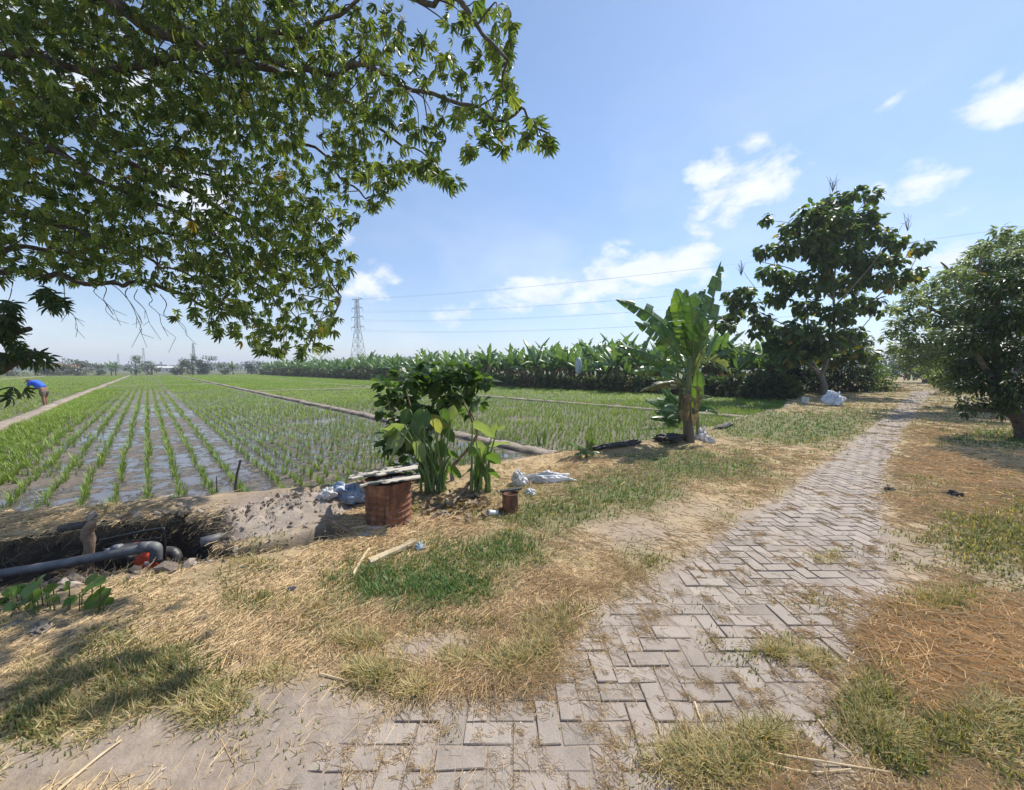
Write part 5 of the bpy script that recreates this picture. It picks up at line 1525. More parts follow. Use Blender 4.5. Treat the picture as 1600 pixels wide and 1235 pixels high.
def build_drum():
    b = gpt(608, 812)
    t = thing('metal_drum', 'rusty ribbed metal drum standing under loose roofing sheets', 'drum', b)
    R, H = .228, .41
    prof = [(R * .98, -.06), (R, 0)]
    for i in range(41):
        z = H * (i + 1) / 42
        rib = .012 * (sin(z / H * 2 * pi * 7) > .2) * sin(min(1, max(0, (sin(z / H * 2 * pi * 7) - .2) / .8)) * pi / 2)
        prof.append((R * (.93 + .07 * (z / H)) + rib * .8, z))
    prof += [(R * .99, H), (R * .95, H), (R * .9, H * .2), (0.02, H * .18)]
    mb = MB(); lathe(mb, prof, 56, wob=.008); mb.build('body', M['rust'], t, True)
    mb = MB(); lathe(mb, [(R * 1.0, H - .012), (R * 1.035, H - .008), (R * 1.045, H + .004), (R * 1.03, H + .014), (R * .99, H + .012)], 56, wob=.012); mb.build('rim', M['rust'], t, True)
    top = b[2] + H
    # two loose sheets of peeling roofing on top
    def sheet(name, P, thick, mat, label, wav=.012):
        P = [np.array(p, float) for p in P]             # four corners
        n, m = 34, 10
        V, F = [], []
        c = sum(P) / 4
        for side in (0, 1):
            for j in range(m + 1):
                for i in range(n + 1):
                    u, v = i / n, j / m
                    p = (P[0] * (1 - u) + P[1] * u) * (1 - v) + (P[3] * (1 - u) + P[2] * u) * v
                    ed = .03 * (fbm(np.array([u * 9]), np.array([v * 3.0]), 77)[0] - .5)
                    p = p + np.array([0, ed if v in (0, 1) else 0, wav * sin(v * 2 * pi * 3.5) + .02 * (vnoise(np.array([u * 4]), np.array([v * 3]), 78)[0] - .5) - side * thick])
                    V.append(p - c)
        K = (n + 1) * (m + 1)
        for j in range(m):
            for i in range(n):
                a = j * (n + 1) + i
                F.append((a, a + 1, a + n + 2, a + n + 1)); F.append((K + a, K + a + n + 1, K + a + n + 2, K + a + 1))
        for i in range(n):
            F.append((i, K + i, K + i + 1, i + 1)); a = m * (n + 1) + i; F.append((a, a + 1, K + a + 1, K + a))
        for j in range(m):
            a = j * (n + 1); F.append((a, a + n + 1, K + a + n + 1, K + a)); a += n; F.append((a, K + a, K + a + n + 1, a + n + 1))
        mb = MB(); mb.add(V, F); o = mb.build(name, mat, None, False); o.location = tuple(c)
        return tag(o, label, 'roofing sheet')
    Y = b[1]
    sheet('roofing_sheet', [pt(563, 759, Y - .26), pt(657, 745, Y - .2), pt(655, 741, Y + .06), pt(560, 755, Y + .0)], .012, M['sheet'], 'front peeling grey roofing sheet lying across the drum\'s mouth')
    sheet('roofing_sheet', [pt(544, 749, Y - .02), pt(652, 731, Y + .02), pt(654, 724, Y + .35), pt(548, 740, Y + .30)], .012, M['sheet'], 'rear peeling dark and cream roofing sheet propped higher on the drum')
    heap('plastic_sheet', 548, 788, (.28, .17, .17), 21, M['blue_plastic'], 'shiny bluish crumpled plastic sheet left of the rusty drum', 'plastic sheet', .2, .4)
    heap('plastic_sheet', 512, 786, (.11, .10, .10), 22, M['white_plastic'], 'small whitish plastic lump at the left end of the bluish sheet', 'plastic sheet', .6, .4)
    heap('plastic_scrap', 606, 819, (.10, .055, .035), 23, M['pale_blue'], 'pale blue plastic scrap at the foot of the rusty drum', 'plastic scrap', -.3, .5)
    heap('plastic_scrap', 586, 826, (.12, .06, .02), 24, M['pink_plastic'], 'faded pinkish plastic scrap in the straw in front of the drum', 'plastic scrap', .2, .5)
    heap('plastic_scrap', 570, 838, (.06, .05, .02), 25, M['pale_blue'], 'grey-blue plastic scrap left of the pinkish scrap', 'plastic scrap', .9, .5)
    heap('plastic_scrap', 655, 858, (.05, .04, .045), 26, M['pale_blue'], 'grey wad of plastic at the end of the split plank', 'plastic scrap', .4, .5)
    heap('plastic_scrap', 455, 922, (.035, .025, .02), 27, M['navy'], 'small dark blue scrap lying alone in the straw', 'plastic scrap', .4, .4)
    heap('plastic_scrap', 385, 932, (.10, .03, .012), 28, M['pale_blue'], 'flat greyish plastic strip on the grass below the mud heap', 'plastic scrap', .5, .4)
    heap('sack', 857, 752, (.36, .13, .12), 31, M['white_plastic'], 'longer crumpled white sack lying on straw below the first banana shoot', 'sack', .1, .38)
    heap('sack', 812, 757, (.13, .14, .15), 32, M['white_plastic'], 'bunched white sack draped beside the rusty can', 'sack', .5, .42)
    heap('sack', 828, 772, (.07, .10, .06), 33, M['white_plastic'], 'trailing end piece of white sack nearest the path', 'sack', .8, .42)
    heap('sack', 1094, 686, (.17, .15, .23), 34, M['white_plastic'], 'white sack slumped at the tall banana\'s stem', 'sack', .5, .45)
    heap('sack', 1108, 692, (.15, .07, .10), 35, M['white_plastic'], 'thin white sack strip trailing from the slumped sack at the tall banana', 'sack', -.4, .45)
    heap('net_heap', 1045, 694, (.40, .24, .14), 36, M['black_plastic'], 'black heap of old netting at the left foot of the tall banana', 'netting', .5, .4)
    heap('net_roll', 965, 706, (.75, .10, .075), 37, M['black_plastic'], 'dark rolled netting along the bank right of the young banana shoots', 'netting', .55, .3)
    heap('net_roll', 1130, 668, (.75, .10, .08), 38, M['black_plastic'], 'dark rolled netting along the bank right of the tall banana', 'netting', .75, .3)
    heap('sack', 1302, 634, (.46, .36, .52), 39, M['sack_blue'], 'big pale blue-white sack leaning at the forked trunk\'s foot', 'sack', .4, .5, .18)
build_drum()

def build_clods():
    V = []
    bm = bmesh.new(); bmesh.ops.create_icosphere(bm, subdivisions=1, radius=1.0)
    bm.verts.index_update()
    tv = [tuple(v.co * (0.75 + .5 * RNG.random())) for v in bm.verts]; tf = [tuple(v.index for v in f.verts) for f in bm.faces]; bm.free()
    P, S = [], []
    for _ in range(1500):
        q = rr(0, 1)
        if q < .5:
            a, b_ = RNG.normal(0, .42), RNG.normal(0, .2); xy_ = MOUND[:2] + UD * a + np.array([-UD[1], UD[0]]) * b_; s_ = rr(.003, .015) * (1 + (rr(0, 1) > .93) * 1.6)
        else:
            k = int(rr(0, len(PIT))); p0, p1 = np.array(PIT[k]), np.array(PIT[(k + 1) % len(PIT)])
            xy_ = p0 + (p1 - p0) * rr(0, 1) + RNG.normal(0, .07, 2); s_ = rr(.006, .03) * (1 + (rr(0, 1) > .93) * 1.2)
        P.append((xy_[0], xy_[1], s_ * .2)); S.append(s_)
    P, S = np.array(P), np.array(S); n = len(P); P[:, 2] += height(P[:, 0], P[:, 1])
    dk = poly_sd(PIT, P[:, 0], P[:, 1]) > -.05
    col = lerpcol((0.19, 0.15, 0.12), (0.38, 0.32, 0.265), RNG.random(n)); col[dk] *= .3  # clods in the pit darkened along with its shade-toned soil
    o = scatter('soil_clods', (tv, tf), P, rot(RNG.uniform(0, 6, n), RNG.uniform(0, 6, n), RNG.uniform(0, 6, n)), S[:, None] * RNG.uniform(.6, 1.3, (n, 3)), col, M['ground'])
    tag(o, 'crumbled clods of dug soil around the pit and on the mud heap', 'soil clods', kind='stuff')
    # dry roots and straw hanging over the lip
    P, Yw = [], []
    for _ in range(3800):
        k = int(rr(0, len(PIT))); p0, p1 = np.array(PIT[k]), np.array(PIT[(k + 1) % len(PIT)])
        c = np.mean(PIT, 0); m = p0 + (p1 - p0) * rr(0, 1); nrm_ = np.array([-(p1 - p0)[1], (p1 - p0)[0]]); nrm_ = nrm_ / (np.linalg.norm(nrm_) + 1e-9)
        if not in_poly(PIT, np.array([m[0] + nrm_[0] * .05]), np.array([m[1] + nrm_[1] * .05]))[0]: nrm_ = -nrm_
        m = m - nrm_ * rr(-.05, .12)
        P.append((m[0], m[1], rr(0, .015))); Yw.append(math.atan2(nrm_[1], nrm_[0]) - pi / 2)
    P = np.array(P); n = len(P); ln = RNG.uniform(.05, .15, n); P[:, 2] += height(P[:, 0], P[:, 1])
    o = scatter('hanging_straw', strandT(.12), P, rot(np.array(Yw) + RNG.normal(0, .8, n), RNG.normal(-.35, .35, n), 0), np.stack([ln, ln, ln], -1), lerpcol((0.24, 0.17, 0.09), (0.58, 0.46, 0.28), RNG.random(n)), M['straw'])
    tag(o, 'dry grass and roots hanging over the lip of the pump pit', 'straw', kind='stuff')
build_clods()

def stick(name, P, r0, r1, mat, label, cat, n=7, jit=.12):
    c = np.array(P[0], float)
    mb = MB(); pts = bez(P, 5); mb.tube(pts, list(np.linspace(r0, r1, len(pts))), n, jit=jit)
    o = mb.build(name, mat, None, False, loc=c)
    return tag(o, label, cat)
def gl(px, py, lift=0.0):
    p = gpt(px, py); return np.array([p[0], p[1], hz(p[0], p[1]) + lift])
def build_litter():
    # split plank
    a, b = gl(577, 884, .03), gl(650, 854, .05)
    ax = b - a; L = np.linalg.norm(ax); yaw = math.atan2(ax[1], ax[0])
    mb = MB()
    V, F = [], []
    n = 14
    for i in range(n + 1):
        q = i / n
        w = .030 * (1 - .45 * q) * (1 + .1 * sin(q * 17)); h = .018
        x = q * L
        V += [(x, -w, -h), (x, w, -h), (x, w * .7, h * (1.3 - .6 * q)), (x, -w * .4, h * 1.5), (x, -w, h * .4)]
    for i in range(n):
        for k in range(5): F.append((i * 5 + k, i * 5 + 5 + k, i * 5 + 5 + (k + 1) % 5, i * 5 + (k + 1) % 5))
    F += [(4, 3, 2, 1, 0), tuple(n * 5 + k for k in range(5))]
    mb.add(V, F); o = mb.build('plank', M['pale_wood'], None); o.location = tuple(a); o.rotation_euler = (0, -math.asin(ax[2] / L), yaw)
    tag(o, 'split pale plank lying on the edge of the green grass patch', 'plank')
    stick('stick', [gl(551, 902, .015), gl(564, 880, .02), gl(577, 860, .02)], .012, .009, M['pale_wood'], 'thin pale stick lying left of the split plank', 'stick')
    stick('stick', [gl(548, 838, .04), gl(510, 820, .05), gl(499, 815, .06)], .016, .014, M['wood'], 'short weathered stick across the channel beside the mud heap', 'stick')
    stick('stake', [pt(367, 782, 4.55) + np.array([0, 0, -.08]), pt(369, 750, 4.55), pt(376, 719, 4.56)], .017, .012, M['dark_wood'], 'taller black leaning stake standing in the flooded mud', 'stake', jit=.05)
    stick('stake', [pt(340, 784, 4.5) + np.array([0, 0, -.08]), pt(339, 765, 4.5), pt(338, 745, 4.5)], .007, .006, M['dark_wood'], 'thin short stake left of the taller black one', 'stake', jit=.05)
    stick('log', [gl(704, 792, .03), gl(722, 778, .07), gl(742, 762, .16)], .026, .018, M['wood'], 'weathered grey branch leaning by the elephant-ear plants', 'log')
    stick('log', [gl(660, 806, .02), gl(680, 798, .03), gl(704, 788, .03)], .018, .014, M['wood'], 'thin weathered branch lying in dry leaves right of the drum', 'log')
    # rusty can with an old board across it
    b = gl(797, 798)
    t = thing('rusty_can', 'rusty open tin can standing beside the white sacks', 'can', b)
    mb = MB(); lathe(mb, [(.085, -.02), (.087, .02), (.084, .05), (.088, .09), (.084, .13), (.088, .17), (.086, .19), (.080, .19), (.078, .05), (.01, .05)], 30, wob=.02); mb.build('body', M['rust'], t, True)
    mb = MB(); lathe(mb, [(.088, .186), (.092, .19), (.092, .198), (.086, .2), (.082, .194)], 30, wob=.02); mb.build('rim', M['rust'], t, True)
    mb = MB(); mb.box((0, 0, 0), (.24, .055, .022), rot(np.array(.12), np.array(0.), np.array(-.10)), bev=.004)
    o = mb.build('board', M['dark_wood']); o.location = (b[0] + .01, b[1] + .03, b[2] + .222)
    tag(o, 'dark old board lying across the rusty can', 'board')
    b = gl(770, 806, .03)
    mb = MB(); lathe(mb, [(.001, -.055), (.026, -.055), (.028, -.03), (.031, .03), (.034, .06), (.031, .058), (.026, -.05)], 20, wob=.03)
    o = mb.build('plastic_cup', M['white_plastic'], None, True); o.location = (b[0], b[1], b[2]); o.rotation_euler = (radians(80), 0, radians(-65))
    tag(o, 'white plastic cup lying on its side left of the rusty can', 'cup')
    heap('plastic_scrap', 742, 780, (.045, .04, .045), 61, M['black_plastic'], 'small black lump between the leaning branch and the can', 'plastic scrap', .3, .5)
    heap('plastic_scrap', 688, 803, (.10, .05, .02), 62, M['white_plastic'], 'white torn plastic among dry leaves right of the drum', 'plastic scrap', .3, .5)
    heap('plastic_scrap', 1490, 775, (.12, .10, .06), 63, M['dark_wood'], 'dark burnt lump in dry grass right of the path', 'debris', .3, .6)
    heap('plastic_scrap', 1390, 766, (.10, .05, .03), 64, M['dark_wood'], 'small dark scrap near the path\'s right edge', 'debris', .3, .6)
    heap('plastic_scrap', 1545, 1132, (.03, .022, .02), 65, M['dark_wood'], 'dark round dropping in dry grass at the lower right', 'debris', .3, .4)
    heap('plastic_scrap', 1445, 1212, (.018, .014, .014), 66, M['dark_wood'], 'tiny dark dropping near the bottom right', 'debris', .3, .4)
    # dry fallen leaves below the large plants
    m = 340
    px, py = RNG.normal(710, 40, m), RNG.normal(790, 12, m)
    P = np.array([at(a, b) for a, b in zip(px, py)]); P[:, 2] = height(P[:, 0], P[:, 1]) + RNG.uniform(.005, .05, m)
    scatter('fallen_leaves', LEAF8, P, rot(RNG.uniform(0, 6.28, m), RNG.normal(0, .35, m), RNG.normal(0, .6, m)), RNG.uniform(.03, .11, m), lerpcol((0.14, 0.10, 0.06), (0.42, 0.32, 0.21), RNG.random(m)), M['leaf_matte']).__setitem__('kind', 'stuff')
    tag(bpy.data.objects['fallen_leaves'], 'curled dry leaves littering the soil below the elephant-ear plants', 'fallen leaves')
    # long dry stalks lying over the pavers
    for (P, r_, lab) in [
        ([(1085, 1100), (1098, 1135), (1120, 1160), (1180, 1190), (1260, 1210), (1330, 1206)], .005, 'long bent dry stalk trailing over the pavers at the bottom'),
        ([(1082, 1150), (1096, 1190), (1118, 1228)], .005, 'short dry stalk pointing to the bottom edge of the photo'),
        ([(1215, 1182), (1300, 1196), (1390, 1210)], .004, 'straight pale stalk lying across the grass at bottom right'),
        ([(1278, 1128), (1300, 1155), (1330, 1180)], .004, 'thin dry stalk curving along the pavers\' right corner'),
        ([(500, 1056), (525, 1062), (546, 1068)], .005, 'dry twig pointing left from the half dry tussock'),
        ([(608, 1030), (640, 1036), (672, 1048), (694, 1058)], .004, 'curved dry twig on bare ground between two tussocks'),
        ([(90, 1240), (150, 1190), (190, 1160)], .006, 'long dry stalk lying on bare ground at the lower left'),
        ([(880, 985), (905, 965), (930, 955)], .004, 'pale dry stalk at the left edge of the pavers'),
        ([(1335, 1020), (1325, 1040), (1340, 1075), (1338, 1090)], .004, 'dry curved stem where the orange straw meets the pavers')]:
        stick('dry_stalk', [gl(x, y, .010) for x, y in P], r_, r_ * .6, M['pale_wood'], lab, 'dry stalk', 6)
    # loose stones on the bank and pale chips on the dirt
    for (px, py, s, lab) in [(62, 985, .13, 'largest flat grey stone at the left edge below the creeper'), (20, 978, .09, 'pale stone at the far left edge below the creeper'), (110, 992, .07, 'small brownish stone right of the flat grey stone'),
                             (230, 978, .06, 'half buried stone in the straw below the pit'), (210, 806, .05, 'short broken lump on the bank above the pump'), (380, 886, .035, 'pale pebble beside the narrow channel')]:
        b = gl(px, py)
        s *= .6; mb = MB(); crumple(mb, (s, s * .7, s * .45), int(px * 7 + py), .45, 30, 16)
        o = mb.build('stone', M['stone'], None, False); o.location = (b[0], b[1], b[2] + s * .1); o.rotation_euler = (0, 0, px)
        tag(o, lab, 'stone')
    m = 46
    P = [gl(rr(200, 1500), rr(980, 1230), .004) for _ in range(m)]
    o = scatter('pale_chips', LEAF5, np.array(P), rot(RNG.uniform(0, 6.28, m), RNG.normal(0, .2, m), RNG.normal(0, .3, m)), RNG.uniform(.008, .022, m), np.repeat([[.62, .58, .5]], m, 0), M['straw'])
    tag(o, 'small pale chips and petals scattered on the pavers and dirt', 'litter', kind='stuff')
    # blocks by the teak
    for (px, py, sz, rz, lab) in [(1200, 632, (.55, .3, .22), .3, 'left pale concrete block near the shaded grass edge'), (1222, 634, (.5, .3, .2), -.2, 'right pale concrete block near the shaded grass edge'), (1258, 630, (.22, .2, .3), .5, 'small pale block standing in the shade under the tree')]:
        b = gl(px, py); mb = MB(); mb.box((0, 0, sz[2] * .4), sz, rot(np.array(rz), np.array(.1), np.array(.05)), bev=.02)
        o = mb.build('concrete_block', M['concrete']); o.location = tuple(b); tag(o, lab, 'block')
    heap('plastic_scrap', 1216, 640, (.26, .16, .08), 71, M['white_plastic'], 'bright white scrap in front of the concrete blocks', 'plastic scrap', .2, .4)
    # brush pile by the path
    b = gl(1388, 611)
    mb = MB()
    for i in range(70):
        x, y, z = rr(-1.2, 1.8), rr(-.5, .5), rr(0, .55); a = rr(-.5, .5) + (0 if rr(0, 1) > .3 else 1.4); L = rr(.5, 1.4)
        z *= max(.15, 1 - abs(x) / 2.0)
        mb.tube([(x - cos(a) * L / 2, y - sin(a) * L / 2, z + .04), (x + cos(a) * L / 2, y + sin(a) * L / 2, z + rr(0, .15))], [rr(.02, .05), .015], 6)
    o = mb.build('brush_pile', M['pale_wood']); o.location = tuple(b); tag(o, 'heap of cut dry branches beside the path under the bright bush', 'brush pile')
build_litter()

# ------------------------------------------------------------------ pump in the pit
def build_pump():
    PZ = -.33
    b = at(206, 893, PZ); Y = b[1]
    W = lambda px, py, dy=0.0: pt(px, py, Y + dy) - b
    t = thing('water_pump', 'small red engine water pump in a black tube frame down in the pit', 'pump', b)
    mb = MB()
    for dy in (-.12, .16):
        mb.tube(bez([W(163, 896, dy), W(160, 848, dy), W(166, 843, dy), W(246, 827, dy), W(256, 834, dy), W(258, 890, dy)], 4), .011, 8)
        mb.tube([W(160, 852, dy), W(257, 840, dy)], .008, 6)
        mb.tube([W(163, 896, dy), W(258, 890, dy)], .010, 8)
    for (x, y) in ((166, 843), (250, 828), (163, 894), (258, 889)): mb.tube([W(x, y, -.12), W(x, y, .16)], .010, 7)
    mb.build('frame', M['black'], t, True)
    mb = MB()
    c = W(200, 874, .03)
    mb.box(c, (.24, .2, .16), bev=.02); mb.box(c + np.array([.02, 0, .1]), (.16, .14, .07), bev=.015)
    for i in range(6): mb.box(c + np.array([-.08 + i * .026, -.108, .0]), (.008, .02, .12))
    mb.build('engine_block', M['dirty_metal'], t)
    mb = MB(); mb.box(W(200, 857, .08), (.26, .18, .07), bev=.025); mb.build('fuel_tank', M['dull_red'], t, True)
    mb = MB(); lathe(mb, [(.0, -.05), (.075, -.05), (.09, -.03), (.09, .03), (.07, .05), (.0, .055)], 24); 
    R = rot(np.array(.3), np.array(pi / 2), np.array(0.)); mb.v = [tuple(R @ np.array(v) + W(231, 877, -.06)) for v in mb.v]
    h = mb.build('recoil_cover', M['red'], t, True)
    mb = MB(); mb.box(W(230, 881, -.13), (.045, .004, .03)); mb.build('label_plate', M['label_white'], h)
    mb = MB(); mb.tube(bez([W(246, 868, .02), W(262, 862, .02), W(274, 866, .02), W(278, 880, .0)], 4), list(np.linspace(.05, .042, 13)), 12); mb.build('pump_outlet', M['dirty_metal'], t, True)
    mb = MB(); mb.tube([W(178, 858, .0), W(188, 855, .0)], .035, 10); mb.tube([W(166, 862, .0), W(178, 860, .0)], .028, 10); mb.build('exhaust', M['steel'], t, True)
    # pipes
    mb = MB(); P = bez([pt(-160, 922, 3.02), pt(0, 897, 3.02), pt(80, 884, 3.04), pt(150, 871, 3.06), pt(205, 861, 3.1), pt(236, 855, 3.12)], 5)
    mb.tube(P, .037, 16); c0 = P[6]; o = mb.build('intake_pipe', M['grey_pvc'], None, True, loc=c0)
    mb = MB(); Q = bez([P[-1], pt(243, 856, 3.12), pt(244, 864, 3.12), pt(243, 876, 3.12)], 4); mb.tube([q - c0 for q in Q], .043, 16); mb.tube([np.array(Q[0]) - c0 + np.array([-.08, 0, 0]), np.array(Q[0]) - c0], .045, 16)
    mb.build('elbow', M['grey_pvc'], o, True); tag(o, 'long grey plastic pipe running from the left edge to the pump', 'pipe')
    mb = MB(); P = [pt(314, 848, 3.22), pt(330, 844, 3.26), pt(352, 838, 3.34)]; mb.tube([p - P[0] for p in P], .043, 16)
    o = mb.build('outlet_pipe', M['grey_pvc'], None, True); o.location = tuple(P[0]); tag(o, 'short grey pipe end sticking out under the mud heap', 'pipe')
    # fork-topped post and the log on the bank
    b2 = at(140, 906, -.28); Yp = b2[1] - .02
    mb = MB(); pts = bez([pt(141, 910, Yp), pt(138, 880, Yp), pt(140, 850, Yp), pt(136, 832, Yp), pt(146, 814, Yp)], 5); mb.tube([p - b2 for p in pts], [q_ * .74 for q_ in [.052, .05, .048, .05, .047, .046, .05, .048, .046, .047, .05, .055, .06, .062, .06, .055, .052, .05, .045, .04, .035]], 12, jit=.08)
    o = mb.build('post', M['wood'], None, True); o.location = tuple(b2); tag(o, 'short knotted wooden post standing in the pit before the pipe', 'post')
    stick('log', [pt(96, 826, Yp + .1), pt(120, 822, Yp + .08), pt(140, 818, Yp + .05)], .035, .03, M['dark_wood'], 'dark log stub lying against the knotted post\'s top', 'log')
    # creeper with heart shaped leaves on the near lip
    b3 = gl(90, 968)
    t = thing('creeper', 'low heart-leaved creeper on the shaded lip of the pit', 'plant', b3)
    mb, st = MB(), MB()
    Pl = [(rr(0, 175), rr(915, 968), rr(5, 11)) for _ in range(46)] + [(150, 925, 20), (160, 938, 10), (165, 900, 14), (150, 905, 10), (40, 948, 12), (82, 930, 8), (108, 933, 8), (95, 955, 13), (85, 965, 9), (60, 905, 16), (45, 912, 14), (70, 960, 8), (120, 950, 8), (20, 960, 9), (135, 945, 7), (30, 925, 10), (110, 910, 9), (10, 940, 10), (75, 945, 8), (55, 935, 8)]
    for (x, y, s) in Pl:
        p = pt(x, y, 2.34 + rr(-.06, .05)) - b3
        L = s / F_PX * 2.34 * 1.9
        d = nrmz(np.array([rr(-.6, 1), rr(-1, .2), rr(-.7, .1)]))
        big_leaf(mb, p, p + d * L, L * .5, (rr(-.3, .3), rr(.5, 1), rr(.3, 1)) if abs(d[0]) > .5 else (1, 0, .3), np.array((0.12, 0.21, 0.045)) * rr(.7, 1.3), .1, 6)
        st.tube([p * np.array([.8, .8, 0]) + np.array([0, 0, -.1]), p * .9, p], [.004, .003, .003], 5, (0.08, 0.10, 0.03))
    mb.build('foliage', M['leaf'], t, True); st.build('stem', M['stem'], t)
build_pump()

# ------------------------------------------------------------------ people and motorcycles
def skin_mesh(name, verts, edges, radii, mat, parent, sub=2):
    me = bpy.data.meshes.new(name)
    me.from_pydata([tuple(v) for v in verts], edges, [])
    o = link(name, me, mat, parent)
    md = o.modifiers.new('skin', 'SKIN'); md.use_smooth_shade = True
    sv = me.skin_vertices[0].data
    for i, r_ in enumerate(radii):
        sv[i].radius = (r_, r_) if not hasattr(r_, '__len__') else r_
        sv[i].use_root = (i == 0)
    s = o.modifiers.new('smooth', 'SUBSURF'); s.levels = sub; s.render_levels = sub
    return o
def chain_body(name, chains, mat, parent, sub=2):
    """chains: lists of (point, radius); the first chain's first point is the root, later chains start with an index into earlier points"""
    V, E, R = [], [], []
    for ch in chains:
        prev = None
        for it in ch:
            if isinstance(it, int): prev = it; continue
            V.append(it[0]); R.append(it[1])
            if prev is not None: E.append((prev, len(V) - 1))
            prev = len(V) - 1
    return skin_mesh(name, V, E, R, mat, parent, sub)
def hand(o, d, dn, side):
    """five bent fingers rooted in the palm at o, pointing along d"""
    d, dn, side = nrmz(np.array(d)), np.array(dn, float), np.array(side, float)
    out = []
    for i, L in enumerate((.068, .078, .072, .056)):
        a = np.array(o) + d * .075 + side * (.028 - i * .019)
        out.append([(a, .0095), (a + d * L * .5 + dn * .012, .009), (a + d * L * .85 + dn * .035, .007)])
    a = np.array(o) + d * .02 + side * .035
    out.append([(a + side * .012, .011), (a + side * .03 + d * .03 + dn * .01, .010), (a + side * .034 + d * .055 + dn * .02, .008)])
    return out
def build_farmer():
    b = at(71, 637, WZ); b[2] = WZ
    root = thing('person', 'farmer in bright blue shirt and brown shorts bending over the left rice field', 'person', b, radians(12))
    hips = (.0, 0, .84)
    ch = [[(hips, .15), ((-.10, 0, 1.0), .14), ((-.24, 0, 1.15), .155), ((-.36, 0, 1.25), .13), ((-.46, 0, 1.30), .055), ((-.52, 0, 1.30), .075), ((-.58, 0, 1.28), .098), ((-.64, 0, 1.23), .085)]]
    n = 8
    for s in (-1, 1):
        ch.append([0, ((.0, .10 * s, .76), .095), ((-.02 - .05 * s, .11 * s, .46), .062), ((.0 - .05 * s, .11 * s, .28), .058), ((.02 - .06 * s, .11 * s, .08), .036), ((.0 - .06 * s, .11 * s, .03), .04), ((-.16 - .06 * s, .12 * s, .02), .028)])
    for s in (-1, 1):
        base_i = 8 + 12 + (0 if s < 0 else 1) * 5
        w = np.array([-.62, .17 * s, .78])
        ch.append([3, ((-.35, .19 * s, 1.22), .062), ((-.44, .22 * s, .98), .043), ((-.58, .18 * s, .83), .030), (tuple(w), .026), (tuple(w + np.array([-.05, 0, -.05])), .028)])
    V = sum([[x for x in c if not isinstance(x, int)] for c in ch], [])
    pi_l = [i for i, v in enumerate(V) if abs(v[1] - .028) < 1e-9 and v[0][2] < .8 and v[0][0] < -.6]
    for k, s in zip(pi_l, (-1, 1)):
        for f in hand(np.array([-.62, .17 * s, .78]), (-.7, 0, -.7), (.3, 0, -.3), (0, -s * 1.0, 0)): ch.append([k] + f)
    body = chain_body('body', ch, M['skin'], root)
    sh = [[((-.03, 0, .90), .175), ((-.12, 0, 1.02), .175), ((-.25, 0, 1.16), .19), ((-.37, 0, 1.26), .15), ((-.43, 0, 1.30), .075)]]
    for s in (-1, 1): sh.append([3, ((-.35, .20 * s, 1.22), .085), ((-.41, .225 * s, 1.06), .070)])
    chain_body('shirt', sh, M['shirt_blue'], root)
    sp = [[((.01, 0, .90), .165), ((.0, 0, .82), .165)]]
    for s in (-1, 1): sp.append([1, ((.0, .10 * s, .74), .115), ((-.02 - .04 * s, .11 * s, .52), .088)])
    chain_body('shorts', sp, M['shorts'], root)
    chain_body('hair', [[((-.56, 0, 1.345), .075), ((-.60, 0, 1.33), .085), ((-.50, 0, 1.335), .06)]], M['hair'], root)
    f = MB()                                # face: brow, nose, mouth, ears
    f.tube([(-.70, 0, 1.235), (-.735, 0, 1.20)], [.012, .016], 7); f.tube([(-.715, -.03, 1.165), (-.715, .03, 1.165)], .008, 6)
    for s in (-1, 1): f.tube([(-.58, .092 * s, 1.29), (-.585, .105 * s, 1.25)], [.018, .014], 7)
    f.build('face', M['skin'], root, True)
build_farmer()

